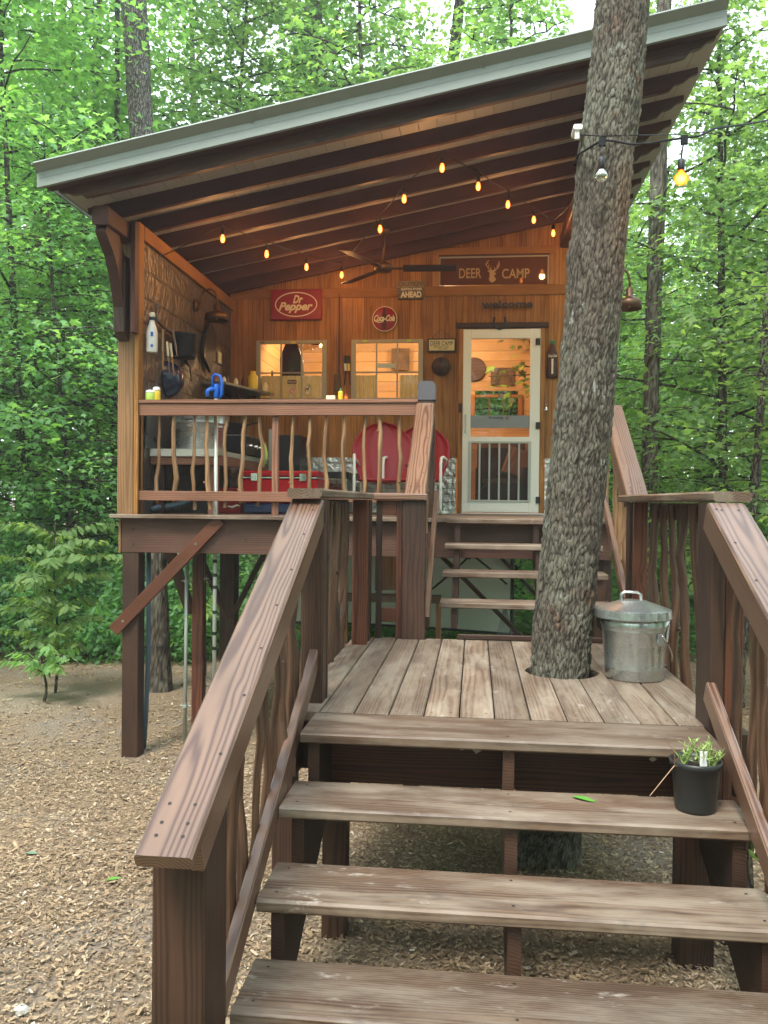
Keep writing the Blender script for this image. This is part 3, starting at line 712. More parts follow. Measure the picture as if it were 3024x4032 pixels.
mb=MB(); mb.box(-2.80,-2.76,6.70,6.79,3.10,4.0,'z'); obj('bracket_board',mb,M['rafter'],cab)
for x,zt in ((-2.94,3.985),(.89,4.68)):
    mb=MB(); mb.box(x,x+.13,6.30,13.0,zt-.14,zt,'y',.01); obj('roof_beam',mb,M['rafter'],cab)
# roof -------------------------------------------------------------
def rafter_poly(a,b,d):
    return [(a,d),(a,.085),(a+.05,.075),(a+.09,.05),(a+.11,.045),(a+.16,.04),(a+.20,.005),(a+.25,0),(b-.25,0),(b-.20,.005),(b-.16,.04),(b-.11,.045),(b-.09,.05),(b-.05,.075),(b,.085),(b,d)]
ry=[6.172]+[6.21+.44*i for i in range(1,17)]
for i,y in enumerate(ry):
    mb=MB(); mb.prism(rafter_poly(-3.14,1.62,.1265),y,y+.042,'xz'); mb.g=[(q[0],q[2],q[1]-y+.05) for q in mb.v]
    mb.g=[(x+7*i,z,t) for x,z,t in mb.g]
    slope(mb); recalc(obj('rafter',mb,M['rafter'] if i else M['beam'],cab))
mb=MB(); x=-3.17
while x<1.64:
    mb.box(x,x+.139,6.19,13.4,.127,.146,'y',.002); x+=.1425
slope(mb); obj('soffit',mb,M['soffit'],cab)
mb=MB(); mb.box(-3.22,1.68,6.03,13.45,.149,.165,'x',.001); x=-3.2
mt=MB(); mt.box(-3.22,1.67,6.02,13.45,.148,.162,'y'); 
for k in range(25):
    y=6.1+.3*k; mt.prism([(y,.162),(y+.02,.185),(y+.04,.162)],-3.22,1.67,'yz')
slope(mt); obj('metal_roof',mt,M['metal_trim'],cab)
mt=MB(); mt.prism([(5.962,.25),(5.955,.238),(6.022,.192),(6.022,.086),(6.05,.084),(6.05,.2),(6.10,.2),(6.10,.25)],-3.235,1.652,'yz'); slope(mt); recalc(obj('roof_trim',mt,M['metal_trim'],cab))
for x in (-1.62,.02):
    mt=MB(); mt.prism([(5.959,.252),(5.951,.24),(6.019,.177),(6.019,.084),(6.03,.084),(6.03,.2),(5.98,.252)],x,x+.008,'yz'); slope(mt); obj('trim_seam',mt,M['metal_trim'],cab)
mt=MB(); mt.box(-3.2,1.63,6.052,6.171,.10,.146,'x'); slope(mt); obj('trim_board',mt,M['rafter'],cab)
for x in (-3.235,1.652):
    mt=MB(); mt.box(x-.012,x+.003,6.06,13.4,.150,.235,'y'); slope(mt); obj('eave_trim',mt,M['metal_trim'],cab)

# walls --------------------------------------------------------------
wins=[(-2.48,-1.688,2.882,3.545),(-1.39,-.605,2.882,3.545)]
door=(-.145,.685,FZ,3.645); tran=(-.425,.775,4.145,4.465)
def wall_front(y,mat,name,zlo=2.22,thick=.02,w=.128,back=False):
    mb=MB(); x=XL; k=0
    holes=wins+[door,tran]
    while x<XR-.01:
        x1=min(x+w-.0003,XR)
        cuts=sorted([x,x1]+[q for h_ in holes for q in h_[:2] if x+.003<q<x1-.003])
        j=(k%2)*.004
        for xa,xb in zip(cuts,cuts[1:]):
            segs=[(zlo,roofz((x+x1)/2)+.11)]
            for (a,b,c,d) in holes:
                if xb>a+.004 and xa<b-.004:
                    ns=[]
                    for (s,e) in segs:
                        if c>s: ns.append((s,min(c,e)))
                        if d<e: ns.append((max(d,s),e))
                    segs=[q for q in ns if q[1]-q[0]>.01]
            for s,e in segs: mb.box(xa,xb,y+j,y+thick+.0,s,e,'z',.004 if len(cuts)<3 else .0005)
        x+=w; k+=1
    return obj(name,mb,mat,cab)
wall_front(YW,M['siding'],'front_wall',2.23)
# wavy metal edge hidden below the boards + tin wainscot
mb=MB(); 
for (a,b) in ((XL,door[0]-.07),(door[1]+.07,XR)):
    mb.quad((a,YW-.004,FZ),(b,YW-.004,FZ),(b,YW-.004,2.235),(a,YW-.004,2.235))
mb.g=[(x,z,0) for x,y,z in mb.v]; obj('tin_wainscot',mb,M['tin'],cab)
mb=MB(); mb.box(XL,1.05,YW+.03,YW+.1,FZ-.25,FZ+.0,'x'); obj('sill_beam',mb,M['beam'],cab)
# horizontal band, door lintel, door trim, transom trim, corner trim
mb=MB(); mb.box(XL,XR,YW-.02,YW-.001,4.03,4.135,'x'); obj('wall_band',mb,M['siding'],cab)
for (x0,x1,z0,z1,ax) in ((door[0]-.055,door[0]-.002,FZ,3.66,'z'),(door[1]+.002,door[1]+.055,FZ,3.66,'z')):
    mb=MB(); mb.box(x0,x1,YW-.03,YW-.002,z0,z1,ax); obj('door_trim',mb,M['siding'],cab)
mb=MB(); mb.box(-.235,.775,YW-.045,YW-.002,3.668,3.725,'x',.01); obj('door_lintel',mb,M['post'],cab)
mb=MB(); mb.box(-.50,.85,YW-.015,YW-.001,4.48,4.56,'x'); mb.box(-.50,-.43,YW-.015,YW-.001,4.14,4.478,'z'); mb.box(.78,.85,YW-.015,YW-.001,4.14,4.478,'z'); obj('transom_trim',mb,M['siding'],cab)
mb=MB(); mb.box(-.43,.78,YW-.03,YW-.016,4.462,4.478,'x'); obj('transom_trim',mb,M['rafter'],cab)
# left porch wall
mb=MB(); mb.quad((XL+.005,6.90,FZ),(XL+.005,YW,FZ),(XL+.005,YW,3.98),(XL+.005,6.90,3.98)); mb.g=[(y,z,0) for x,y,z in mb.v]; obj('side_wall',mb,M['copper_wall'],cab)
mb=MB(); mb.box(XL+.006,XL+.04,6.90,9.545,3.90,4.02,'y'); obj('wall_plate',mb,M['siding'],cab)
mb=MB(); mb.box(XL-.14,XL-.0,6.94,YB,FZ,3.98,'y',.002); obj('side_wall_outside',mb,M['siding'],cab)
# main room shell
mb=MB(); mb.box(XR-.05,XR,YW+.022,YB,FZ,4.72,'y',.002); obj('room_side_wall',mb,M['pine'],cab)
def hboards(name,x0,x1,y,holes,z0,zf,mat=M['pine'],w=.15,t=.02):
    mb=MB(); z=z0
    while z<zf:
        segs=[(x0,x1)]
        for (a,b,c,d) in holes:
            if z+w>c+.005 and z<d-.005:
                ns=[]
                for s,e in segs:
                    if a>s: ns.append((s,min(a,e)))
                    if b<e: ns.append((max(b,s),e))
                segs=[q for q in ns if q[1]-q[0]>.01]
        for s,e in segs: mb.box(s,e,y,y+t,z,z+w-.003,'x',.003)
        z+=w
    return obj(name,mb,mat,cab)
bw=(-.02,.62,3.02,3.32)
hboards('room_back_wall',-2.78,XR-.05,YB-.03,[bw],FZ,4.9)
mb=MB(); z=FZ
while z<3.95: mb.box(XL+.001,XL+.02,YW+.03,YB-.03,z,z+.147,'y',.003); z+=.15
obj('room_left_wall',mb,M['pine'],cab)
mb=MB(); mb.box(XL,XR,YW+.03,YB,FZ-.03,FZ-.001,'x'); obj('room_floor',mb,M['siding'],cab)
mb=MB(); mb.quad((XL,YW+.03,roofz(XL)-.01),(XR,YW+.03,roofz(XR)-.01),(XR,YB,roofz(XR)-.01),(XL,YB,roofz(XL)-.01)); mb.g=[(y,x,.05) for x,y,z in mb.v]; obj('room_ceiling',mb,M['pine'],cab)
# rear window of the room
mb=MB()
for (a,b,c,d,ax) in ((-.09,-.02,2.98,3.36,'z'),(.62,.69,2.98,3.36,'z'),(-.02,.62,3.32,3.36,'x'),(-.02,.62,2.98,3.02,'x'),(.185,.20,3.02,3.32,'z'),(.40,.415,3.02,3.32,'z')): mb.box(a,b,YB-.06,YB-.031,c,d,ax)
rw=obj('rear_window',mb,M['siding'],cab)
mb=MB(); mb.quad((-.02,YB-.02,3.02),(.62,YB-.02,3.02),(.62,YB-.02,3.32),(-.02,YB-.02,3.32)); obj('pane',mb,M['sky_glass'],rw)

# sash windows
def lp(u,v,Y=YW): return at(u,v,Y=Y)
def sash(x0,x1,z0,z1):
    mb=MB(); y0,y1=YW-.035,YW-.006; f=.052
    mb.box(x0,x0+f,y0,y1,z0,z1,'z'); mb.box(x1-f,x1,y0,y1,z0,z1,'z'); mb.box(x0+f,x1-f,y0,y1,z1-f*.75,z1,'x'); mb.box(x0+f,x1-f,y0,y1,z0,z0+f*.6,'x')
    for k in (1,2): xx=x0+f+(x1-x0-2*f)*k/3; mb.box(xx-.009,xx+.009,y0+.004,y1-.002,z0+f*.6,z1-f*.75,'z',.004)
    zm=z0+.315; mb.box(x0+f,x1-f,y0+.006,y1-.004,zm-.008,zm+.008,'x',.003)
    w=obj('window',mb,M['window'],cab)
    mb=MB(); mb.quad((x0+f,YW-.018,z0+.02),(x1-f,YW-.018,z0+.02),(x1-f,YW-.018,z1-.03),(x0+f,YW-.018,z1-.03)); obj('pane',mb,M['sky_glass'],w)
    return w,zm
w1,zm=sash(-2.49,-1.678,2.872,3.553); w2,_=sash(-1.40,-.595,2.872,3.553)
def curtain(w,xa,xb,z0,z1):
    mb=MB(); mb.sheet(lambda u,v:(xa+(xb-xa)*u, YW+.06+.012*math.sin(u*(xb-xa)*130)+.004*math.sin(u*61), z0+(z1-z0)*v),46,3); obj('curtain',mb,M['curtain'],w,smooth=True)
curtain(w1,-2.45,-1.72,2.86,zm-.02); curtain(w2,-1.37,-1.125,2.86,zm-.02); curtain(w2,-.86,-.63,2.86,zm-.02)
for w,u,v in ((w1,635,741),(w1,568,741),(w2,789,738),(w2,884,737)):
    p=lp(u,v); mb=MB(); mb.box(p.x-.025,p.x+.025,YW-.041,YW-.0355,p.z-.012,p.z+.012,'x'); obj('hinge',mb,M['chrome'] if u<600 else M['lime'] if w is w2 else M['yellow'],w)
def text_mb(mb,s,cx,cz,w=None,h=None,depth=.003,shear=0,bold=0,mi=0,y=YW-.02,plane='y',x=0,cy=0):
    cu=bpy.data.curves.new('txt','FONT'); cu.body=s; cu.size=1; cu.extrude=.5; cu.shear=shear; cu.offset=bold; cu.resolution_u=4
    ob=bpy.data.objects.new('txt',cu); COL.objects.link(ob); bpy.context.view_layer.update()
    me=bpy.data.meshes.new_from_object(ob.evaluated_get(bpy.context.evaluated_depsgraph_get()))
    V=np.array([v.co[:] for v in me.vertices]); lo=V.min(0); hi=V.max(0)
    sx=w/(hi[0]-lo[0]) if w else None; sz=h/(hi[1]-lo[1]) if h else sx
    if sx is None: sx=sz
    V=(V-(lo+hi)/2)*[sx,sz,depth]
    if plane=='y': vs=[(cx+a,y-c,cz+b) for a,b,c in V]
    else: vs=[(x+c,cy+a,cz+b) for a,b,c in V]
    mb.add(vs,[tuple(p.vertices) for p in me.polygons],None,mi,.5)
    bpy.data.objects.remove(ob); bpy.data.curves.remove(cu); bpy.data.meshes.remove(me)
def ellipse(mb,cx,cz,rx,rz,y,mi=0,n=40,depth=.002):
    vs=[(cx+rx*math.cos(6.2832*i/n),y,cz+rz*math.sin(6.2832*i/n)) for i in range(n)]+[(cx+rx*math.cos(6.2832*i/n),y-depth,cz+rz*math.sin(6.2832*i/n)) for i in range(n)]
    mb.add(vs,[tuple(range(n)),tuple(range(2*n-1,n-1,-1))]+[(i,i+n,(i+1)%n+n,(i+1)%n) for i in range(n)],None,mi,.5)
def ring(mb,cx,cz,rx,rz,t,y,mi=0,n=48,depth=.003):
    vs=[]
    for i in range(n):
        a=6.2832*i/n
        for (k,d) in ((0,0),(1,0),(1,1),(0,1)):
            r1=rx-t*k; r2=rz-t*k; vs.append((cx+r1*math.cos(a),y-d*depth,cz+r2*math.sin(a)))
    fs=[]
    for i in range(n):
        a=i*4;b=((i+1)%n)*4
        for k in range(4): fs.append((a+k,a+(k+1)%4,b+(k+1)%4,b+k))
    mb.add(vs,fs,None,mi,.5)
# window stickers
def sticker_obj(fn,name,mats,parent):
    mb=MB(); fn(mb); return obj(name,mb,mats,parent)
YG=YW-.0195
p=lp((980+710*.2411)/1.823,(1300+848*.2411)/1.823)
sticker_obj(lambda mb:(mb.box(p.x-.052,p.x+.052,YG-.002,YG,p.z-.022,p.z+.022,'x',.0005),text_mb(mb,'WILDLIFE',p.x,p.z,.09,.024,.001,0,0,1,YG-.0025)),'sticker',[M['rafter'],M['cream']],w1)
p=lp((980+710*.2411)/1.823,(1300+990*.2411)/1.823)
salm=plain('salmon_sticker',(.55,.22,.15),.6)
sticker_obj(lambda mb:(ellipse(mb,p.x,p.z,.041,.045,YG),ring(mb,p.x,p.z,.041,.045,.004,YG-.002,1),ring(mb,p.x-.005,p.z+.008,.02,.02,.004,YG-.002,1),ring(mb,p.x+.01,p.z-.012,.016,.014,.004,YG-.002,1)),'sticker',[salm,M['cream']],w1)
p=lp((980+968*.2411)/1.823,(1300+975*.2411)/1.823)
def deer(mb,cx,cz,s,y,mi):
    P=[(-.42,-.5),(-.34,-.5),(-.30,-.1),(-.05,-.08),(.02,-.12),(.04,-.5),(.13,-.5),(.16,-.1),(.24,.1),(.27,.33),(.42,.36),(.40,.42),(.28,.52),(.2,.5),(.12,.3),(.05,.2),(-.3,.17),(-.42,.12),(-.44,-.1)]
    mb.add([(cx+a*s,y,cz+b*s) for a,b in P]+[(cx+a*s,y-.001,cz+b*s) for a,b in P],[tuple(range(len(P))),tuple(range(2*len(P)-1,len(P)-1,-1))],None,mi,.5)
    for pts in ([(.25,.5),(.12,.62),(.1,.8),(.18,.9)],[(.28,.5),(.42,.62),(.5,.8),(.44,.92)],[(.12,.64),(.0,.76)],[(.42,.64),(.56,.72)],[(.3,.52),(.34,.75)]):
        mb.tube([(cx+a*s,y-.001,cz+b*s) for a,b in pts],.022*s,5,mi=mi)
sticker_obj(lambda mb:(ellipse(mb,p.x,p.z,.036,.064,YG),ring(mb,p.x,p.z,.036,.064,.003,YG-.0025,1),deer(mb,p.x-.002,p.z+.004,.058,YG-.003,1)),'sticker',[M['cream'],M['black']],w1)
p=lp((1340+838*.217)/1.823,(1300+650*.217)/1.823)
sticker_obj(lambda mb:mb.box(p.x-.098,p.x+.098,YG-.002,YG,p.z-.024,p.z+.024,'x',.0005),'sticker',plain('pale_blue_strip',(.42,.50,.46),.5),w2)

# transom pane with etched words and deer head
mb=MB(); y0,y1=YW-.014,YW-.002
mb.box(tran[0],tran[1],y0,y1,tran[3]-.018,tran[3],'x'); mb.box(tran[0],tran[0]+.012,y0,y1,tran[2],tran[3]-.018,'z'); mb.box(tran[1]-.016,tran[1],y0,y1,tran[2],tran[3]-.018,'z')
tw=obj('transom_window',mb,M['window'],cab)
m,nt,out=newmat('painted_reflection_glass'); t=NT(nt); t.bsdf((.13,.052,.024),.04,0,.9,out=out)  # brown base colour stands in for the ceiling mirrored in the pane
gg=m; mb=MB(); mb.quad((tran[0],YW-.005,tran[2]),(tran[1],YW-.005,tran[2]),(tran[1],YW-.005,tran[3]),(tran[0],YW-.005,tran[3])); obj('pane',mb,gg,tw)
etch=plain('etched_lettering',(.50,.33,.16),.7,0,.03)
mb=MB()
pd=lp(1015.5,590.5); pc=lp(1114,591); 
text_mb(mb,'DEER',pd.x,pd.z,.245,.108,.002,0,.012,0,YW-.008); text_mb(mb,'CAMP',pc.x,pc.z,.30,.108,.002,0,.012,0,YW-.008)
def buck(mb,cx,cz,s,y,mi=0):
    P=[(.0,-.5),(-.14,-.44),(-.22,-.3),(-.17,-.12),(-.18,.08),(-.2,.12),(-.3,.17),(-.26,.22),(-.12,.22),(-.04,.25),(.06,.22),(.15,.25),(.22,.2),(.12,.15),(.11,.1),(.21,.02),(.2,-.03),(.1,-.05),(.08,-.12),(.2,-.28),(.17,-.38)]
    n=len(P); mb.add([(cx+a*s,y,cz+b*s) for a,b in P]+[(cx+a*s,y-.002,cz+b*s) for a,b in P],[tuple(range(n)),tuple(range(2*n-1,n-1,-1))]+[(i,i+n,(i+1)%n+n,(i+1)%n) for i in range(n)],None,mi,.5)
    for pts in ([(-.07,.22),(-.27,.36),(-.36,.5),(-.33,.7),(-.22,.8)],[(-.27,.36),(-.2,.55)],[(-.36,.5),(-.42,.62)],[(-.34,.66),(-.25,.62)],[(.07,.22),(.25,.3),(.36,.42),(.38,.6),(.34,.74)],[(.25,.3),(.24,.52)],[(.33,.38),(.31,.62)],[(-.12,.26),(-.1,.42)],[(.12,.24),(.1,.4)]):
        mb.tube([(cx+a*s,y-.001,cz+b*s) for a,b in pts],.028*s,5,mi=mi)
pb=lp(1064,590); buck(mb,pb.x,pb.z-.012,.19,YW-.008)
obj('etched_sign',mb,etch,tw)

# screen door
dr=MB(); y0,y1=YW-.05,YW-.004; X0,X1,Z0,Z1=-.150,.690,1.638,3.650
gx0,gx1=-.06,.60; g=[2.49,3.55]; l=[1.80,2.40]
gx0=lp(1017,850).x; gx1=lp(1144,850).x
dr.box(X0,gx0,y0,y1,Z0,Z1,'z',.004); dr.box(gx1,X1,y0,y1,Z0,Z1,'z',.004)
zt=lp(1080,733).z; zm1=lp(1080,944).z; zm2=lp(1080,958).z; zb=lp(1080,1081).z
dr.box(gx0,gx1,y0,y1,zt,Z1,'x',.004); dr.box(gx0,gx1,y0,y1,zm2,zm1,'x',.004); dr.box(gx0,gx1,y0,y1,Z0,zb,'x',.004)
D=obj('screen_door',dr,M['white'],cab)
mb=MB(); mb.quad((gx0,YW-.03,zm1),(gx1,YW-.03,zm1),(gx1,YW-.03,zt),(gx0,YW-.03,zt)); obj('glass_pane',mb,M['sky_glass'],D)
mesh_m=glassy('insect_screen',(.50,.48,.45),.02,.5); mb=MB(); mb.quad((gx0,YW-.028,zb),(gx1,YW-.028,zb),(gx1,YW-.028,zm2),(gx0,YW-.028,zm2)); obj('insect_screen',mb,mesh_m,D)
mb=MB(); yy0,yy1=YW-.06,YW-.0505
mb.box(gx0-.02,gx0+.012,yy0,yy1,zb-.02,zm2+.02,'z'); mb.box(gx1-.012,gx1+.02,yy0,yy1,zb-.02,zm2+.02,'z'); mb.box(gx0+.012,gx1-.012,yy0,yy1,zm2,zm2+.02,'x'); mb.box(gx0+.012,gx1-.012,yy0,yy1,zb-.02,zb+.005,'x')
for k in range(5): xx=gx0+(gx1-gx0)*(k+.97)/6; mb.box(xx-.01,xx+.01,yy0+.002,yy1+.002,zb+.005,zm2,'z')
obj('door_guard',mb,M['pipe'],D)
mb=MB(); za,zc=lp(1080,925).z,lp(1080,898).z; mb.box(gx0,gx1,YW-.034,YW-.0315,za,zc,'x',.0005); 
pN=lp(1071,903.5); text_mb(mb,'No Smoking',pN.x,pN.z,.155,.034,.001,0,.02,1,YW-.035)
pR=lp(1095,903.5); ring(mb,pR.x,pR.z,.018,.018,.004,YW-.0345,2,24,.001); mb.tube([(pR.x-.012,YW-.035,pR.z+.012),(pR.x+.012,YW-.035,pR.z-.012)],.002,5,mi=2); mb.box(pR.x-.010,pR.x+.008,YW-.0355,YW-.0345,pR.z-.002,pR.z+.002,'x',.0003,1)
obj('door_strip',mb,[M['grey'],M['black'],M['darkred']],D)
for v in (740,920,1080):
    p=lp(1162,v); mb=MB(); mb.box(p.x-.028,p.x+.02,YW-.07,YW-.045,p.z-.036,p.z+.036,'z',.008); obj('hinge',mb,M['black'],D)
p0=lp(1005.5,896); p1=lp(1005,938); mb=MB(); mb.tube([(p0.x,YW-.05,p0.z),(p0.x,YW-.08,p0.z-.02),(p1.x,YW-.08,p1.z+.02),(p1.x,YW-.05,p1.z)],.006,8); mb.lathe([(0,0),(.012,0),(.012,.006),(0,.008)],(p0.x,YW-.058,p0.z),10,ax='y'); mb.lathe([(0,0),(.012,0),(.012,.006),(0,.008)],(p1.x,YW-.058,p1.z),10,ax='y'); obj('pull_handle',mb,M['chrome'],D)
mb=MB(); a=lp(1021,1072); b=lp(1138,968); mb.tube([(a.x,YW-.024,a.z),(b.x,YW-.024,b.z)],.0025,5); obj('tension_rod',mb,M['chrome'],D)
mb=MB(); p=lp(995,882); mb.box(p.x-.02,p.x+.012,YW-.05,YW-.03,p.z-.05,p.z+.05,'z'); obj('latch_plate',mb,M['post'],cab)
mb=MB(); mb.box(-.15,.75,YW-.24,YW-.14,FZ+.001,FZ+.012,'x'); obj('threshold_strip',mb,M['whitep'],cab)
# things inside the room
def picture(name,u0,v0,u1,v1,Y,col,lab,cat='picture'):
    a=at(u0,v0,Y=Y); b=at(u1,v1,Y=Y); mb=MB(); mb.box(a.x,b.x,Y-.03,Y,b.z,a.z,'x',.003); return tag(obj(name,mb,col,base=(a.x,Y,b.z)),lab,cat)
m,nt,out=newmat('forest_picture'); t=NT(nt); v=attr(t); n=t.noise(t.vmul(v,(9,1,5)),1,4,.7); t.bsdf(t.ramp(n,[(.35,(.03,.02,.012)),(.6,(.16,.09,.04))]),.7,out=out); M['pic']=m
picture('framed_picture',1060,795,1109,832,12.95,M['pic'],'dark framed picture on the rear wall seen through the door glass')
pc=at(1024,798,Y=12.95); mb=MB(); mb.lathe([(0,0),(.17,0),(.18,.02),(.16,.03),(0,.02)],(pc.x,12.92,pc.z),30,ax='y'); tag(obj('wall_plaque',mb,M['rafter'],base=(pc.x,12.95,pc.z)),'dark round plaque on the rear wall seen at the left of the door glass','plaque')
picture('framed_picture',846,753,884,800,12.9,M['pic'],'dark square picture seen through the right side of the second window')
pf=at(630,760,Y=11.2)
mh=thing('mounted_fish','dark mounted fish and antlers inside the first window','trophy',(pf.x,11.2,pf.z))
mb=MB(); mb.tube([(pf.x+.15,11.2,pf.z+.30),(pf.x+.3,11.25,pf.z+.22),(pf.x+.5,11.25,pf.z+.2),(pf.x+.75,11.2,pf.z+.3)],[.05,.13,.12,.03],12,flat=.6); obj('body',mb,M['black'],mh,smooth=True)
mb=MB(); 
for dx,sg in ((.12,1),(.3,-1)):
    mb.tube([(pf.x+dx,11.1,pf.z),(pf.x+dx+.1*sg,11.05,pf.z+.12),(pf.x+dx+.16*sg,11.0,pf.z+.26)],[.014,.011,.004],6); mb.tube([(pf.x+dx+.1*sg,11.05,pf.z+.12),(pf.x+dx+.02*sg,11.0,pf.z+.24)],[.01,.004],6)
obj('antlers',mb,M['cream'],mh)
sh=at(580,790,Y=10.6)
st=thing('bottle_shelf','small shelf of bottles and a dark coat inside the first window','shelf',(sh.x,10.6,sh.z))
mb=MB(); mb.box(-2.75,-2.1,10.3,10.6,3.05,3.08,'x'); obj('board',mb,M['pine'],st)
mb=MB(); mb.lathe([(0,0),(.035,0),(.035,.16),(.012,.21),(.012,.27),(0,.27)],(-2.52,10.42,3.08),12); obj('bottle',mb,M['rafter'],st)
mb=MB(); mb.box(-2.66,-2.58,10.38,10.46,3.08,3.25,'z'); obj('red_tin',mb,M['darkred'],st)
mb=MB(); mb.prism([(-2.46,3.0),(-2.47,3.55),(-2.4,3.72),(-2.25,3.72),(-2.18,3.5),(-2.15,3.0)],10.62,10.70,'xz'); obj('hanging_coat',mb,M['rafter'],st)
# sofa / cushions seen through the lower door
so=thing('armchair','dark padded armchair with a cushion behind the lower door screen','armchair',(.33,11.6,FZ))
mb=MB(); mb.box(.02,.68,11.5,12.2,FZ+.12,FZ+.45,'x',.06); obj('seat',mb,M['cloth'],so)
mb=MB(); mb.box(.02,.68,12.0,12.3,FZ+.30,FZ+.95,'x',.08); obj('backrest',mb,M['rafter'],so)
for x in (.0,.62): 
    mb=MB(); mb.box(x,x+.1,11.5,12.2,FZ+.12,FZ+.6,'y',.03); obj('armrest',mb,M['rafter'],so)
for x in (.05,.62): 
    mb=MB(); mb.box(x,x+.05,11.55,11.6,FZ,FZ+.12,'z'); obj('leg',mb,M['black'],so)
    mb=MB(); mb.box(x,x+.05,12.1,12.15,FZ,FZ+.12,'z'); obj('leg',mb,M['black'],so)
mb=MB(); mb.board((.50,11.9,FZ+.50),(.62,12.0,FZ+.85),.32,.1,(0,1,0),.04); obj('cushion',mb,M['corner'],so)
# room lamp
def point(name,loc,col,e,r,parent):
    L=bpy.data.lights.new(name,'POINT'); L.color=col; L.energy=e; L.shadow_soft_size=r
    o=bpy.data.objects.new(name,L); COL.objects.link(o); o.parent=parent
    root=parent
    while root.parent is not None: root=root.parent
    o.location=Vector(loc)-Vector(ORG[root.name]); return o
for (x,y,z,e) in ((-1.9,11.4,4.0,42),(-.3,11.7,4.2,36)):
    lp_=thing('pendant_lamp','warm glass globe lamp hanging inside the cabin behind the '+('first' if x<-1 else 'second')+' window','lamp',(x,y,z))
    mb=MB(); mb.tube([(x,y,z+.1),(x,y,roofz(x)-.02)],.006,6); obj('cable',mb,M['black'],lp_)
    mb=MB(); mb.lathe([(.03,.12),(.035,.06),(.02,.05)],(x,y,z),12); obj('socket',mb,M['black'],lp_)
    mb=MB(); mb.lathe([(0,-.05),(.035,-.035),(.05,0),(.035,.035),(0,.05)],(x,y,z),14); obj('bulb',mb,emit('warm_globe_%d'%e,(1,.55,.2),15),lp_,smooth=True)
    point('lamp_light',(x,y,z-.12),(1,.64,.33),e,.06,lp_)
# ================================================================== porch railing
pr=thing('porch_railing','level porch railing with peeled tan branch balusters across the porch front','railing',(-1.6,6.84,FZ))
def Zat(v,u=600,Y=6.83): return at(u,v,Y=Y).z
mb=MB(); mb.box(-2.80,-.325-.13,6.80,6.90,2.535,2.563,'x'); obj('handrail',mb,M['prail'],pr)
mb=MB(); mb.box(-2.80,-.40,6.815,6.85,2.435,2.533,'x'); obj('top_rail',mb,M['prail'],pr)
mb=MB(); mb.box(-2.80,-.40,6.815,6.85,1.735,1.815,'x'); obj('bottom_rail',mb,M['prail'],pr)
mb=MB(); mb.box(-2.80,-2.765,6.82,6.86,FZ,2.433,'z'); obj('end_stile',mb,M['prail'],pr)
pm=at(594,985,Y=6.85); mb=MB(); mb.box(pm.x-.027,pm.x+.027,6.852,6.885,FZ,2.533,'z'); obj('middle_stile',mb,M['prail'],pr)
for k,u in enumerate((342,381,418,452,487,525,562,632,674,707,747,785,820,861)):
    p=at(u,985,Y=6.87); q=random.Random(k*7+1)
    mb=MB(); stick(mb,(p.x+q.uniform(-.015,.015),6.868,1.70+q.uniform(-.04,.02)),(p.x+q.uniform(-.02,.02),6.868,2.50),(.015,.021,.015,.02,.017,.019,.017,.016,.017,.016,.018,.015,.02,.018)[k],40+k,.024)
    obj('baluster',mb,M['stick'],pr)
mb=MB(); mb.box(-.455,-.325,6.76,6.88,1.30,2.55,'z',.006); cp=obj('capped_post',mb,M['post'],pr)
mb=MB(); mb.box(-.462,-.318,6.752,6.888,2.552,2.665,'z',.004); mb.prism([(-.462,2.665),(-.318,2.665),(-.345,2.70),(-.435,2.70)],6.752,6.888,'xz'); obj('post_cap',mb,M['lead'],cp)

# ------------------------------------------------------------------ signs on the front wall
def sign(name,lab,c): return thing(name,lab,'sign',c)
a=lp(587,627,9.53); b=lp(695,691,9.53); c=((a.x+b.x)/2,(a.z+b.z)/2); w,h=b.x-a.x,a.z-b.z
s=sign('oval_logo_sign','red rectangular metal sign with white oval soda logo above the first window',(c[0],9.53,b.z))
mb=MB(); mb.box(a.x,b.x,9.50,9.545,b.z,a.z,'x',.012); obj('panel',mb,M['redsign'],s)
mb=MB(); ring(mb,c[0],c[1]+.0,w*.42,h*.41,.012,9.4985); obj('oval_border',mb,M['cream'],s)
mb=MB(); text_mb(mb,'Dr',c[0]+.02,c[1]+h*.17,.115,h*.27,.003,.35,.035,0,9.497); text_mb(mb,'Pepper',c[0]-.005,c[1]-h*.10,w*.68,h*.36,.003,.35,.035,0,9.497); obj('lettering',mb,M['cream'],s)
cx,cz=lp(831,689,9.53).x,lp(831,689,9.53).z; rr=(lp(858,689,9.53).x-lp(804,689,9.53).x)/2
s=sign('round_bottle_sign','round red button sign with bottle and white script between the windows',(cx,9.53,cz-rr))
mb=MB(); mb.lathe([(0,0),(rr*.97,0),(rr,.006),(rr*.98,.018),(rr*.8,.028),(0,.034)],(cx,9.545,cz),44,ax='y'); mb.v=[(x,9.545-(y-9.545),z) for x,y,z in mb.v]; obj('disc',mb,M['redsign'],s,smooth=True)
mb=MB(); ring(mb,cx,cz,rr,rr,.008,9.528); obj('rim',mb,M['cream'],s)
mb=MB()
P=[(-.17,-.82),(.17,-.82),(.19,-.5),(.15,-.3),(.19,0),(.17,.3),(.09,.5),(.065,.78),(.08,.84),(-.08,.84),(-.065,.78),(-.09,.5),(-.17,.3),(-.19,0),(-.15,-.3),(-.19,-.5)]
mb.add([(cx+x*rr-.005,9.5085,cz+z*rr) for x,z in P]+[(cx+x*rr-.005,9.5065,cz+z*rr) for x,z in P],[tuple(range(len(P))),tuple(range(2*len(P)-1,len(P)-1,-1))]); obj('painted_bottle',mb,M['rafter'],s)
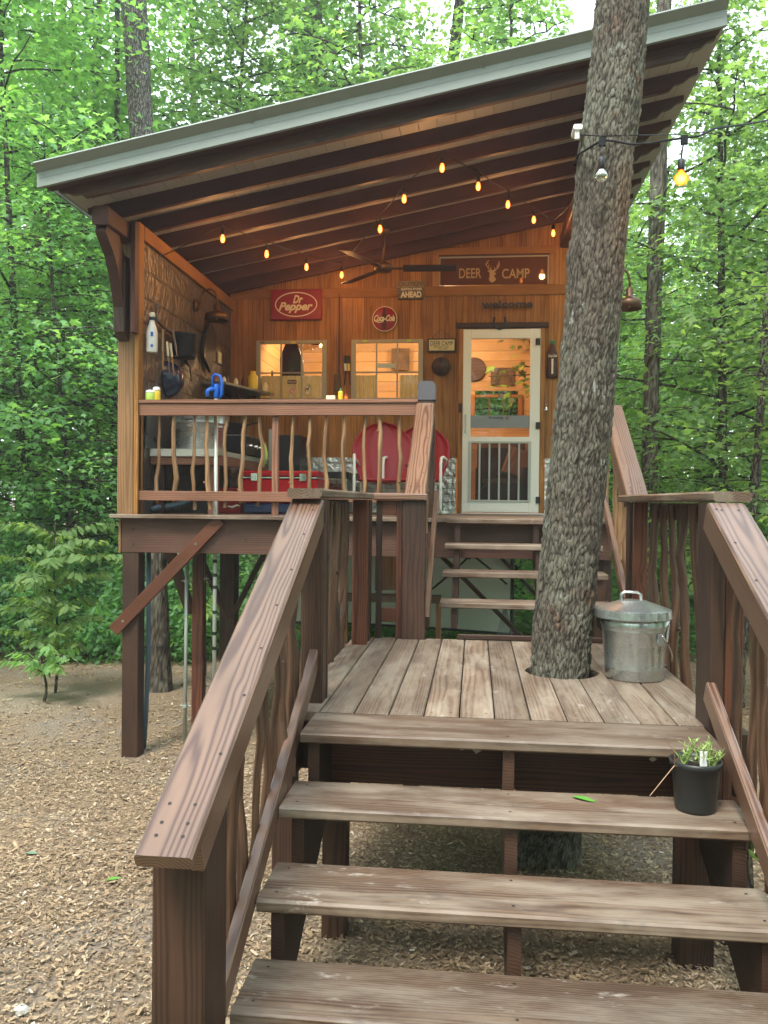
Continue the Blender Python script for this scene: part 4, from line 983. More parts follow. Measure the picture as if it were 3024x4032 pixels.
mb=MB(); text_mb(mb,'Coca-Cola',cx,cz+.005,rr*1.68,rr*.50,.003,.45,.03,0,9.504); mb.tube([(cx-rr*.8,9.503,cz-rr*.18),(cx-rr*.45,9.503,cz-rr*.30),(cx-rr*.05,9.503,cz-rr*.25)],[.005,.006,.003],6); obj('lettering',mb,M['cream'],s)
a=lp(858,608,9.52); b=lp(914,645.5,9.52); w,h=b.x-a.x,a.z-b.z; cx=(a.x+b.x)/2
s=sign('caution_sign','weathered wooden caution hunting stories ahead sign over the second window',(cx,9.52,b.z))
m,nt,out=newmat('faded_tan_board'); t=NT(nt); n=t.noise(objco(t),25,4,.7); t.bsdf(t.ramp(n,[(.35,(.20,.15,.085)),(.6,(.36,.29,.17))]),.8,out=out); mtan=m
m,nt,out=newmat('faded_grey_board'); t=NT(nt); n=t.noise(objco(t),25,4,.7); t.bsdf(t.ramp(n,[(.4,(.075,.07,.062)),(.65,(.19,.17,.14))]),.8,out=out); mgr=m
mb=MB(); mb.box(a.x,b.x,9.50,9.54,a.z-h*.36,a.z,'x'); obj('upper_board',mb,mtan,s)
mb=MB(); mb.box(a.x+.01,b.x-.003,9.50,9.54,b.z,a.z-h*.37,'x'); obj('lower_board',mb,mgr,s)
mb=MB(); text_mb(mb,'CAUTION',cx,a.z-h*.18,w*.92,h*.27,.003,0,.02,0,9.497); obj('lettering',mb,plain('faded_letters',(.14,.10,.055),.8),s)
mb=MB(); text_mb(mb,'HUNTING STORIES',cx+.015,a.z-h*.47,w*.80,h*.13,.003,0,.03,0,9.497); text_mb(mb,'AHEAD',cx+.012,a.z-h*.77,w*.80,h*.34,.003,0,.05,0,9.497); obj('lettering',mb,M['cream'],s)
# deer camp small sign hung by the door
a=lp((1650+110*.3617)/1.823,(1300+107*.3617)/1.823,9.52); b=lp((1650+385*.3617)/1.823,(1300+222*.3617)/1.823,9.52); w,h=b.x-a.x,a.z-b.z; cx=(a.x+b.x)/2
s=sign('hanging_name_sign','small cream board lettered deer camp hanging left of the screen door',(cx,9.52,b.z))
mb=MB(); mb.box(a.x-.015,b.x+.015,9.515,9.54,b.z-.015,a.z+.015,'x'); obj('frame',mb,M['black'],s)
mb=MB(); mb.box(a.x,b.x,9.508,9.5145,b.z,a.z,'x',.001); obj('panel',mb,plain('yellow_cream_board',(.60,.52,.27),.6),s)
mb=MB(); text_mb(mb,'DEER CAMP',cx,a.z-h*.34,w*.9,h*.42,.002,.1,0,0,9.506); text_mb(mb,'BIG BUCK TALES',cx-.005,a.z-h*.68,w*.58,h*.13,.002,0,0,0,9.506); text_mb(mb,'TOLD HERE',cx+.01,a.z-h*.86,w*.36,h*.11,.002,0,0,0,9.506); obj('lettering',mb,M['black'],s)
mb=MB(); mb.tube([(a.x+.02,9.52,a.z+.01),(cx-.01,9.53,a.z+.12),(b.x-.02,9.52,a.z+.01)],.0025,5); obj('hanging_wire',mb,M['black'],s)
# round metal casting
p=lp((1650+238*.3617)/1.823,(1300+392*.3617)/1.823,9.5); mb=MB()
mb.lathe([(0,0),(.095,0),(.105,-.012),(.095,-.03),(.05,-.035),(.03,-.05),(0,-.05)],(p.x,9.53,p.z),26,ax='y'); mb.lathe([(.018,-.05),(.018,-.06),(0,-.062)],(p.x-.01,9.53,p.z+.07),10,ax='y'); tag(obj('iron_plaque',mb,M['post'],base=(p.x,9.53,p.z),smooth=True),'round brown iron plaque below the small deer camp board','plaque')
# welcome in bent iron, horseshoe, thermometer bottle, bell
cu=MB(); p=lp(1095,657,9.52); text_mb(cu,'welcome',p.x,p.z,.56,.082,.012,0,.03,0,9.515); pass
tag(obj('welcome_sign',cu,M['black'],base=(p.x,9.53,p.z)),'black iron welcome lettering above the screen door','sign')
p=lp(1079,697,9.49); mb=MB(); mb.tube([(p.x-.055,9.485,p.z+.06),(p.x-.065,9.485,p.z+.0),(p.x-.045,9.485,p.z-.05),(p.x,9.485,p.z-.07),(p.x+.045,9.485,p.z-.05),(p.x+.065,9.485,p.z),(p.x+.055,9.485,p.z+.06)],.013,8,flat=.6); tag(obj('horseshoe',mb,M['black'],base=(p.x,9.49,p.z-.07),smooth=True),'rusty dark horseshoe fixed over the door lintel','horseshoe')
a=lp((1650+1455*.3617)/1.823,(1300+105*.3617)/1.823,9.5); b=lp((1650+1455*.3617)/1.823,(1300+515*.3617)/1.823,9.5); hh=a.z-b.z
s=thing('bottle_thermometer','tall embossed soda bottle thermometer on the wall right of the door','thermometer',(a.x,9.53,b.z))
prof=[(0,0),(.055,0),(.062,.02*hh/.4),(.060,.25*hh),(.052,.36*hh),(.060,.5*hh),(.055,.66*hh),(.030,.80*hh),(.022,.88*hh)]
mb=MB(); mb.lathe([(r*1.0,z) for r,z in prof],(a.x,9.53,b.z),20,sy=.4); obj('bottle',mb,M['rafter'],s,smooth=True)
mb=MB(); mb.lathe([(.022,.88*hh),(.021,.97*hh),(.025,.975*hh),(.025,hh),(0,hh)],(a.x,9.53,b.z),16,sy=.4); obj('bottle_neck',mb,M['green'],s,smooth=True)
mb=MB(); mb.box(a.x-.010,a.x+.010,9.50,9.504,b.z+.1*hh,b.z+.5*hh,'z',.001); text_mb(mb,'Coca-Cola',a.x,b.z+.58*hh,.095,.03,.003,.4,.02,0,9.502); obj('scale_and_lettering',mb,M['cream'],s)
p=lp((1650+1382*.3617)/1.823,(1300+860*.3617)/1.823,9.5); mb=MB(); mb.lathe([(.0,.05),(.012,.045),(.018,.02),(.028,0),(.024,-.002),(0,.0)],(p.x,9.5,p.z-.02),16); mb.tube([(p.x,9.535,p.z+.07),(p.x,9.5,p.z+.06),(p.x,9.5,p.z+.03)],.004,6); tag(obj('door_bell',mb,M['chrome'],base=(p.x,9.53,p.z-.02),smooth=True),'small metal bell on the wall right of the screen door','bell')

# ------------------------------------------------------------------ fan
fh=at(829,580,Y=8.3); fz=fh.z
fan=thing('ceiling_fan','dark three bladed fan hanging on a rod from the porch roof','fan',(fh.x,8.3,fz))
mb=MB(); mb.tube([(fh.x,8.3,fz+.03),(fh.x,8.3,roofz(fh.x)+.03)],.013,10); obj('down_rod',mb,M['bronze'],fan,smooth=True)
mb=MB(); mb.lathe([(0,.06),(.02,.06),(.05,.05),(.085,.03),(.09,-.005),(.07,-.03),(.03,-.04),(0,-.04)],(fh.x,8.3,fz),28); obj('motor',mb,M['bronze'],fan,smooth=True)
mb=MB(); mb.lathe([(0,.0),(.06,.0),(.05,-.05),(.02,-.06),(0,-.06)],(fh.x,8.3,roofz(fh.x)),20); obj('ceiling_canopy',mb,M['bronze'],fan,smooth=True)
for an in (2,130,245):
    d=Vector((math.cos(R(an)),math.sin(R(an)),0)); c0=Vector((fh.x,8.3,fz)); mb=MB()
    mb.board(c0+d*.08,c0+d*.2,.05,.012,(0,0,1)); sd=Vector((-d.y,d.x,0)); 
    mb.board(c0+d*.19,c0+d*.70,.13,.009,(sd*.2+Vector((0,0,1))),.004); obj('blade',mb,M['post'],fan)

# ------------------------------------------------------------------ string lights
def bulbset(parent,p,lit=True,r=.021,e=3.2):
    """socket + bulb hanging at p (centre of the glass)"""
    mb=MB(); mb.lathe([(0,.088),(.012,.088),(.016,.078),(.017,.04),(.014,.035),(0,.035)],p,12); mb.tube([(p[0],p[1],p[2]+.085),(p[0],p[1],p[2]+.13)],.004,6); so=obj('socket',mb,M['black'],parent,smooth=True)
    mb=MB(); mb.lathe([(.011,.036),(.015,.025),(r,.004),(r*.98,-.012),(r*.7,-.028),(0,-.036)],p,16); b=obj('bulb',mb,M['bulb_on'] if lit else M['bulb_off'],so,smooth=True)
    return b
SL=thing('string_lights','string of glowing amber bulbs looped under the porch rafters','string lights',(-.6,8.2,3.9))
B=[]
for (u,v,dr) in ((481,516,.17),(576,549,.17),(662,577,.17),(738,594,.2),(821,495,.2),(873,430,.2),(955,363,.2),(1033,403,.2),(1097,442,.2),(1153,475,.2),(1195,504,.25)):
    p=at_roof(u,v,dr)
    if p.y>9.4: p=at(u,v,Y=9.38)
    B.append(p); bulbset(SL,p)
tops=[p+Vector((0,0,.13)) for p in B]
path=[Vector((-2.74,6.95,3.75))]
prev=Vector((-2.74,7.2,3.85)); path=[prev]
for i,tp in enumerate(tops+[Vector((.97,6.95,4.45))]):
    a=path[-1]; sag=.05*(tp-a).length
    for k in (1,2,3): 
        u=k/4; path.append(a.lerp(tp,u)-Vector((0,0,sag*4*u*(1-u)*.5)))
    path.append(tp)
mb=MB(); mb.tube(path,.0045,6); obj('cord',mb,M['cord'],SL)
for i in (0,1,2,3,4,6,8,10):
    p=B[i]; point('bulb_light',(p.x,p.y,p.z-.055),(1,.45,.15),3.5,.03,SL)
# strand round the tree
OL=thing('string_lights','outdoor bulb strand wrapped round the foreground tree trunk with one dead and one glowing bulb','string lights',(.9,4.3,3.6))
pa=at(1250,332,Y=4.36); pb_=at(1300,302,Y=4.24); pc_=at(1478,298,Y=4.2); pd_=at(1535,285,Y=4.3)
mb=MB(); tx,_=trunk_at(pa.z); mb.tube([at(1300,302,Y=4.24),at(1275,318,Y=4.27),at(1250,333,Y=4.40),Vector((tx-.152,4.50,pa.z)),Vector((tx-.05,4.64,pa.z+.03)),Vector((tx+.1,4.62,pa.z+.05))],.006,7)
mb.tube([pb_,at(1330,305,Y=4.22),at(1365,312,Y=4.2),at(1400,310,Y=4.2),at(1440,303,Y=4.2),pc_,at(1510,294,Y=4.28),at(1545,277,Y=4.4),at(1600,270,Y=4.7),at(1670,258,Y=5.2)],.0055,7)
obj('cord',mb,M['cord'],OL)
mb=MB(); mb.tube([at(1252,291,Y=4.3),at(1300,294,Y=4.25),at(1380,292,Y=4.4),at(1470,290,Y=5.0)],.003,6); obj('guy_wire',mb,M['cord'],OL)
mb=MB(); c0=at(1301,302,Y=4.24); mb.box(c0.x-.016,c0.x+.016,c0.y-.01,c0.y+.01,c0.z-.03,c0.z+.01,'z'); c1=pc_; mb.box(c1.x-.016,c1.x+.016,c1.y-.01,c1.y+.01,c1.z-.03,c1.z+.01,'z'); obj('drop_clip',mb,M['cord'],OL)
p=at(1299,379,Y=4.22); mb=MB(); mb.tube([c0,(p.x,p.y,p.z+.1)],.004,6); obj('drop_cord',mb,M['cord'],OL); bulbset(OL,p,False,.030)
p=at(1471,384,Y=4.2); mb=MB(); mb.tube([c1,(p.x,p.y,p.z+.1)],.004,6); obj('drop_cord',mb,M['cord'],OL); bulbset(OL,p,True,.033)
point('bulb_light',(p.x,p.y,p.z-.06),(1,.42,.12),.8,.03,OL)
p=at(1247,281,Y=4.4); mb=MB(); mb.box(p.x-.022,p.x+.022,p.y-.03,p.y+.08,p.z-.008,p.z+.018,'y',.006); mb.box(p.x-.014,p.x+.01,p.y-.02,p.y+.0,p.z-.05,p.z-.008,'z',.004); tag(obj('sensor_camera',mb,M['whitep'],base=(p.x,p.y,p.z-.05)),'small white sensor clipped to the left edge of the foreground tree trunk','sensor')

# ------------------------------------------------------------------ barn lanterns
def lantern(c,dx,dy,name_lab,rk=1):
    L=thing('barn_lantern',name_lab,'wall lamp',c); c=Vector(c); d=Vector((dx,dy,0))
    mb=MB(); n=Vector((abs(dx),abs(dy),0)); 
    ax='x' if dx else 'y'; sg=(dx or dy)
    mb.lathe([(0,0),(.065,0),(.06,.02*sg),(.03,.035*sg),(0,.035*sg)],c,22,ax=ax); obj('wall_plate',mb,M['bronze'],L,smooth=True)
    pts=[c+d*.03]
    for i in range(10):
        a=i/9*math.pi; pts.append(c+d*(.05+.085*(1-math.cos(a)))*rk+Vector((0,0,.03+.11*math.sin(a)+.02)))
    pts.append(c+d*.22*rk+Vector((0,0,.0))); mb=MB(); mb.tube(pts,.009,9); obj('gooseneck',mb,M['bronze'],L,smooth=True)
    s=c+d*.22*rk; q_=.8 if rk<1 else 1; mb=MB(); mb.lathe([(r_*q_,z_) for r_,z_ in ((.02,.02),(.035,.0),(.037,-.05),(.05,-.07),(.10,-.08),(.115,-.10),(.12,-.155),(.117,-.155),(.11,-.10),(.05,-.078))],s,30); obj('shade',mb,M['bronze'],L,smooth=True)
    mb=MB(); mb.lathe([(.02,-.07),(.03,-.1),(.03,-.12),(0,-.14)],s,12); obj('bulb',mb,M['cream'],L,smooth=True)
pl=at(422,660,X=-2.79); lantern((-2.79,pl.y,pl.z),1,0,'bronze gooseneck barn lantern on the left porch wall above the pans')
pl=at(1352,625,Y=6.87); lantern((1.03,6.87,pl.z),1,0,'bronze gooseneck lantern sticking out behind the right edge of the big trunk',.68)

# ------------------------------------------------------------------ left wall utensils (wall plane x=-2.79)
XWL=-2.79
def wl(u,v,o=.03): return at(u,v,X=XWL+o)
h0=wl(337,655); h1=wl(337,672); hk=thing('pot_rack','black branching iron hook rack on the left porch wall holding kitchen tools','rack',(XWL,h0.y,h0.z))
mb=MB(); mb.tube([wl(338,657),wl(337,690),wl(350,705),wl(372,722)],.009,8); mb.tube([wl(337,692),wl(322,694),wl(318,702)],.007,8); obj('bracket',mb,M['black'],hk)
def hang(name,lab,cat,mb,mat,smooth=True): return tag(obj(name,mb,mat,smooth=smooth),lab,cat)
p=wl(328,762,.09); s=thing('spray_bottle','white plastic spray bottle with blue labels hanging on the left porch wall','bottle',tuple(p))
mb=MB(); z=p.z; mb.lathe([(0,0),(.05,.0),(.054,.01),(.054,.17),(.045,.205),(.03,.24),(.022,.27),(0,.27)],(p.x,p.y,z),20,sy=.95,sx=.85); obj('bottle',mb,M['whitep'],s,smooth=True)
mb=MB(); mb.lathe([(.024,.27),(.024,.295),(0,.295)],(p.x,p.y,z),14); obj('collar',mb,M['navy'],s); mb=MB(); mb.lathe([(.022,.296),(.028,.31),(.022,.335),(0,.34)],(p.x,p.y,z),14); obj('cap',mb,M['cream'],s)
mb=MB(); mb.box(p.x+.01,p.x+.03,p.y-.056,p.y-.0545,z+.13,z+.165,'x',.0005); mb.box(p.x+.01,p.x+.03,p.y-.056,p.y-.0545,z+.04,z+.06,'x',.0005); obj('label',mb,M['blue'],s)
def utensil(name,lab,pts,wid,mat,mat2=None,split=.5):
    q=thing(name,lab,'utensil',tuple(pts[-1])); a,b=pts; m=a.lerp(b,split)
    mb=MB(); mb.board(a,m,.02,.016,(1,0,0),.004); obj('handle',mb,mat,q)
    mb=MB(); mb.board(m,b,wid,.004,(1,0,0),.001,taper=.5); obj('blade',mb,mat2 or mat,q)
utensil('spatula','wooden handled spatula hanging beside the white spray bottle',(wl(352,712,.18),wl(352,800,.17)),.05,M['corner'],M['stick'],.55)
utensil('carving_knife','white handled long knife hanging on the left porch wall',(wl(361,738,.20),wl(366,806,.19)),.035,M['cream'],M['steel'],.45)
utensil('butcher_knife','second white handled knife with a curved grey blade pointing down at the colander',(wl(368,742,.21),wl(376,812,.20)),.04,M['cream'],M['steel'],.4)
utensil('ladle','steel ladle with a cream tip nearest the black stockpot',(wl(373,712,.21),wl(383,770,.20)),.03,M['steel'],M['steel'],.7)
# stockpot
p=wl(398,748,.13); s=thing('stockpot','black enamel stockpot hanging from the rack on the left porch wall','pot',tuple(p))
mb=MB(); mb.lathe([(0,-.11),(.098,-.11),(.106,-.10),(.106,.10),(.113,.105),(.113,.115),(.10,.115),(.095,.02),(0,.02)],p,28); obj('body',mb,M['black'],s,smooth=True)
mb=MB(); mb.tube([p+Vector((.0,.12,.08)),p+Vector((0,.17,.08)),p+Vector((0,.17,.04)),p+Vector((0,.12,.04))],.008,7); mb.tube([p+Vector((0,-.12,.1)),p+Vector((0,-.1,.2)),p+Vector((-.02,.02,.24)),p+Vector((0,.12,.1))],.0035,6); obj('handle',mb,M['black'],s)
p=wl(411,775,.05); s=thing('frying_pan','black cast iron frying pan hanging behind the stockpot','pan',tuple(p))
mb=MB(); mb.lathe([(0,.0),(.11,0),(.135,.04),(.13,.042),(.105,.006),(0,.006)],(XWL+.015,p.y,p.z+.05),26,ax='x'); obj('bowl',mb,M['black'],s,smooth=True)
mb=MB(); mb.board((XWL+.04,p.y+.03,p.z-.05),(XWL+.04,p.y+.08,p.z-.2),.04,.012,(1,0,0)); obj('handle',mb,M['black'],s)
a=wl(448,690);pts=[wl(448,690,.02),wl(462,722,.02),wl(460,760,.02),wl(450,805,.02),wl(435,770,.02),wl(437,735,.02)]
mb=MB(); n=len(pts); mb.add([tuple(q) for q in pts]+[tuple(q+Vector((.03,0,0))) for q in pts],[tuple(range(n)),tuple(range(2*n-1,n-1,-1))]+[(i,i+n,(i+1)%n+n,(i+1)%n) for i in range(n)]); tag(recalc(obj('griddle',mb,M['blackpl'])),'flat black six sided griddle hanging below the bronze lantern','griddle')
p=wl(380,820,.07); s=thing('colander','dark blue speckled enamel colander hanging low on the left porch wall','colander',tuple(p))
mb=MB(); mb.lathe([(0,.12),(.07,.115),(.14,.06),(.165,.0),(.17,-.005),(.16,0),(.13,.055),(0,.11)],(p.x-.06,p.y,p.z),28,ax='x'); obj('bowl',mb,M['navy'],s,smooth=True)
mb=MB(); mb.tube([p+Vector((-.05,.13,.03)),p+Vector((-.04,.17,.02)),p+Vector((-.05,.13,-.03))],.005,6); mb.tube([p+Vector((-.05,-.13,.03)),p+Vector((-.04,-.17,.02)),p+Vector((-.05,-.13,-.03))],.005,6); obj('handle',mb,M['navy'],s)
p=wl(474,773,.01); mb=MB(); mb.box(XWL,XWL+.02,p.y-.05,p.y+.05,p.z-.06,p.z+.06,'z',.004); mb.box(XWL+.02,XWL+.03,p.y-.012,p.y+.012,p.z-.02,p.z+.02,'z'); tag(obj('light_switch',mb,M['cream']),'cream double light switch plate near the inner porch corner','switch')

# corner shelf with jars
cs=at(505,845,Y=9.1); s=thing('corner_shelf','small grey corner shelf crowded with spice jars','shelf',(-2.6,9.2,cs.z))
a=at(472,828,Y=8.9); zz=a.z-.03
mb=MB(); mb.prism([(-2.785,8.55),(-2.55,8.55),(-2.28,9.54),(-2.785,9.54)],zz-.025,zz,'xy'); recalc(obj('board',mb,M['steel'],s))
mb=MB(); mb.prism([(9.0,zz-.025),(9.53,zz-.025),(9.53,zz-.22)],-2.6,-2.575,'yz'); recalc(obj('bracket',mb,M['rafter'],s))
for k,(x,y,r,h,mm,lb) in enumerate(((-2.70,8.65,.03,.11,'darkred','red lidded spice jar at the near end of the corner shelf'),(-2.62,8.72,.022,.07,'paper','small white tub on the corner shelf'),(-2.64,8.88,.025,.10,'black','black spice tin in the middle of the corner shelf'),(-2.56,8.95,.024,.09,'cream','cream jar with dark lid on the corner shelf'),(-2.52,9.1,.026,.12,'rafter','brown sauce bottle on the corner shelf'),(-2.44,9.2,.055,.20,'yellow','large yellow mustard jug on the corner shelf'),(-2.36,9.42,.04,.11,'cream','white and tan carton at the far end of the corner shelf'))):
    mb=MB(); mb.lathe([(0,0),(r,0),(r*1.02,.01),(r,h*.72),(r*.55,h*.84),(r*.55,h),(0,h)],(x,y,zz+.001),14); tag(obj('jar',mb,M[mm],smooth=True),lb,'jar','jars on the corner shelf')

# things on the railing
def jar(u0,u1,vt,vb,Y,mats,lab,name='jar',cat='jar',zb=None,group=None):
    a=at(u0,vb,Y=Y); b=at(u1,vb,Y=Y); tp=at(u0,vt,Y=Y); r=(b.x-a.x)/2; h=tp.z-zb; c=((a.x+b.x)/2,Y,zb)
    s=thing(name,lab,cat,c,group)
    mb=MB(); mb.lathe([(0,0),(r*.95,0),(r,.006),(r,h*.5),(r*.98,h*.52)],c,18); obj('label',mb,mats[0],s,smooth=True)
    mb=MB(); mb.lathe([(r*.98,h*.52),(r,h*.6),(r*.85,h*.72),(r*.4,h*.76)],c,18); obj('shoulder',mb,mats[1],s,smooth=True)
    mb=MB(); mb.lathe([(r*.42,h*.76),(r*.42,h*.88),(r*.2,h*.9),(r*.2,h),(0,h)],c,12); obj('cap',mb,mats[2],s,smooth=True)
    return s
zr=2.5635
jar(315,335,835,862,6.86,(M['lime'],M['whitep'],M['black']),'green soap pump bottle on the porch rail next to the corner post','soap_bottle','soap bottle',zr)
jar(330,346,826,862,6.885,(M['yellow'],M['paper'],M['black']),'yellow labelled soap bottle just right of the green one on the porch rail','soap_bottle','soap bottle',zr)
jar(730,741,838,863,6.87,(M['yellow'],M['yellow'],M['green']),'yellow seasoning shaker with green cap on the porch rail between the windows','seasoning_shaker','shaker',zr)
jar(743,752,848,863,6.87,(M['orange'],M['darkred'],M['darkred']),'orange seasoning shaker with red cap on the porch rail','seasoning_shaker','shaker',zr)
a=at(705,865,Y=6.87); mb=MB(); mb.box(a.x,a.x+.072,6.85,6.89,zr,zr+.036,'x',.003); tag(obj('tin_box',mb,M['cream']),'low cream tin on the porch rail under the first window corner','tin')

# hydrant
hp=at(466,1000,Y=6.96); X=hp.x
hy=thing('yard_hydrant','blue yard hydrant head on a tall grey pipe rising through the porch floor','hydrant',(X,6.96,-.4))
zt=at(466,858,Y=6.96).z
mb=MB(); mb.tube([(X,6.96,-.45),(X,6.96,zt)],.017,12); obj('riser_pipe',mb,M['pipe'],hy,smooth=True)
for v in (1212,1242,1268,1322,1368,1400): 
    zz=at(466,v,Y=6.96).z; mb=MB(); mb.tube([(X,6.96,zz-.014),(X,6.96,zz+.014)],.0185,12); obj('tape_band',mb,M['black'],hy)
mb=MB(); mb.lathe([(.018,0),(.026,.01),(.026,.10),(.02,.12),(.0,.125)],(X,6.96,zt-.01),14); mb.tube([(X,6.96,zt+.06),(X-.04,6.93,zt+.065),(X-.06,6.92,zt+.05),(X-.065,6.92,zt+.0)],[.02,.02,.02,.017],12); obj('valve_body',mb,M['blue'],hy,smooth=True)
mb=MB(); mb.tube([(X+.03,6.95,zt-.01),(X+.05,6.95,zt+.02),(X+.05,6.95,zt+.13),(X+.035,6.95,zt+.175),(X-.01,6.95,zt+.19),(X-.028,6.95,zt+.17),(X-.028,6.95,zt+.08)],[.012,.014,.013,.013,.013,.012,.011],10,flat=1.4); obj('lever',mb,M['blue'],hy,smooth=True)
mb=MB(); mb.lathe([(0,.125),(.012,.125),(.012,.155),(0,.16)],(X,6.96,zt-.01),12); obj('brass_nut',mb,M['bronze'],hy,smooth=True)

# counter with wash tub
ct=thing('sink_counter','L shaped outdoor counter with pale front edge along the left porch wall','counter',(-2.5,8,FZ))
mb=MB(); mb.box(-2.79,-2.20,7.14,9.4,2.13,2.175,'y'); obj('worktop',mb,M['pipe'],ct)
mb=MB(); mb.box(-2.79,-2.20,7.115,7.14,2.115,2.18,'x',.004); obj('front_edge',mb,M['white'],ct)
mb=MB(); mb.box(-2.79,-2.20,7.14,7.18,2.045,2.112,'x'); mb.box(-2.24,-2.20,7.18,9.4,2.045,2.128,'y'); obj('apron',mb,M['prail'],ct)
for (x,y) in ((-2.30,7.2),(-2.26,9.2),(-2.78,7.2)):
    mb=MB(); mb.box(x,x+.09,y,y+.04,FZ,2.044,'z'); obj('leg',mb,M['prail'] if x>-2.7 else M['post'],ct)
mb=MB(); mb.box(-2.785,-2.77,7.0,9.4,2.18,2.6,'y',.002); obj('splashback',mb,M['steel'],ct)
tub=thing('wash_tub','large round galvanised wash tub used as a sink on the porch counter','tub',(-2.5,7.48,2.176))
c=(-2.475,7.48,2.177); mb=MB(); mb.lathe([(0,.002),(.205,.002),(.215,.012),(.245,.20),(.252,.206),(.250,.214),(.255,.235),(.262,.24),(.258,.25),(.268,.33),(.275,.338),(.268,.346),(.26,.34),(.2,.02),(0,.02)],c,44); obj('tub_body',mb,M['galv'],tub,smooth=True)
mb=MB(); mb.box(c[0]-.04,c[0]+.04,c[1]-.275,c[1]-.262,c[2]+.27,c[2]+.32,'x',.004); obj('tub_handle',mb,M['galv'],tub)
# stove, box, bin, cooler, crate, hose
s=thing('camp_stove','black and chrome camp stove behind the branch balusters on the counter','stove',(-2.35,8.2,2.18)); 
mb=MB(); mb.box(-2.58,-2.18,8.0,8.6,2.176,2.36,'y',.01); obj('body',mb,M['black'],s)
mb=MB(); mb.box(-2.56,-2.2,8.02,8.58,2.362,2.375,'y'); obj('hob',mb,M['steel'],s)
for y in (8.12,8.3,8.48):
    mb=MB(); mb.lathe([(0,0),(.025,0),(.022,.03),(0,.03)],(-2.178,y,2.27),14,ax='x'); obj('knob',mb,M['chrome'],s)
mb=MB(); mb.lathe([(0,0),(.08,0),(.10,.12),(.102,.125),(.09,.12),(0,.02)],(-2.38,8.2,2.376),20); mb.tube([(-2.29,8.2,2.46),(-2.1,8.12,2.5)],.009,7); tag(obj('saucepan',mb,M['black'],smooth=True),'black saucepan with long handle on the camp stove','saucepan')
mb=MB(); mb.tube([(-2.12,8.4,2.30),(-2.10,8.4,2.20),(-2.12,8.38,2.08)],[.03,.035,.02],9,flat=.3); tag(obj('dish_towel',mb,M['lime'],smooth=True),'green striped dish towel hanging off the stove side','towel')
a=at(573,927,Y=8.9); s=thing('mini_fridge','narrow black and silver fridge standing past the end of the counter','fridge',(-2.0,9.1,FZ))
mb=MB(); mb.box(-2.17,-1.86,8.95,9.4,FZ+.005,2.44,'z',.01); obj('body',mb,M['black'],s); mb=MB(); mb.box(-2.19,-2.15,8.92,8.949,1.9,2.50,'z'); obj('door_edge',mb,M['pipe'],s)
def cooler():
    X0,X1,Y0,Y1,Z0=-2.075,-1.40,7.52,7.90,FZ+.001
    s=thing('cooler','red steel picnic cooler with chrome latches on the porch floor','cooler',((X0+X1)/2,7.7,Z0))
    mb=MB(); mb.box(X0+.01,X1-.01,Y0+.01,Y1-.01,Z0,Z0+.10,'x',.02); obj('base',mb,M['navy'],s)
    mb=MB(); mb.box(X0,X1,Y0,Y1,Z0+.101,Z0+.32,'x',.02); obj('body',mb,M['redpaint'],s)
    mb=MB(); mb.box(X0-.003,X1+.003,Y0-.003,Y1+.003,Z0+.321,Z0+.336,'x',.003); obj('trim_strip',mb,M['chrome'],s)
    mb=MB(); mb.box(X0-.004,X1+.004,Y0-.004,Y1+.004,Z0+.337,Z0+.39,'x',.02); obj('lid',mb,M['redpaint'],s)
    for x in (X0+.10,X1-.13):
        mb=MB(); mb.box(x-.03,x+.03,Y0-.014,Y0-.0045,Z0+.30,Z0+.365,'z',.003); mb.box(x-.015,x+.015,Y0-.022,Y0-.0145,Z0+.31,Z0+.35,'z',.003); obj('latch',mb,M['chrome'],s)
    mb=MB(); mb.tube([(X1+.004,Y0+.1,Z0+.25),(X1+.03,Y0+.12,Z0+.2),(X1+.03,Y1-.12,Z0+.2),(X1+.004,Y1-.1,Z0+.25)],.006,7); obj('bail',mb,M['chrome'],s)
cooler()
s=thing('drink_crate','red crate with a white wave mark on the floor left of the cooler','crate',(-2.28,7.7,FZ)); mb=MB(); mb.box(-2.42,-2.12,7.6,7.9,FZ+.001,FZ+.24,'x',.008); obj('box',mb,M['darkred'],s)
mb=MB(); mb.tube([(-2.24,7.597,FZ+.07),(-2.20,7.596,FZ+.06),(-2.15,7.596,FZ+.08),(-2.125,7.597,FZ+.07)],[.004,.009,.008,.003],6,flat=.3); obj('wave_mark',mb,M['cream'],s)
mb=MB(); a=[at(325,1108,Y=7.15),at(340,1096,Y=7.2),at(375,1092,Y=7.3),at(400,1086,Y=7.4),at(422,1075,Y=7.6)]
mb.tube([Vector((q.x,q.y,max(q.z,FZ+.03))) for q in a],.028,12); tag(obj('drain_hose',mb,M['hose'],smooth=True),'blue grey drain hose lying on the porch floor below the counter','hose')
a=at(722,1060,Y=8.9); s=thing('waste_bin','steel fronted pedal bin with black rim beside the red chair','bin',(a.x,8.95,FZ))
mb=MB(); mb.box(a.x-.10,a.x+.14,8.84,9.08,FZ+.001,FZ+.36,'z',.03); obj('bin_body',mb,M['chrome'],s); mb=MB(); mb.box(a.x-.115,a.x+.155,8.825,9.095,FZ+.361,FZ+.43,'z',.03); obj('lid',mb,M['black'],s)
# low white side table behind the chairs
s=thing('side_table','low white metal side table against the tin wainscot between bin and chair','table',(-1.45,9.3,FZ))
mb=MB(); mb.box(-1.62,-1.2,9.12,9.5,FZ+.42,FZ+.44,'x'); obj('tabletop',mb,M['white'],s)
for x in (-1.6,-1.24):
    for y in (9.14,9.46): mb=MB(); mb.box(x,x+.022,y,y+.022,FZ,FZ+.42,'z'); obj('leg',mb,M['white'],s)
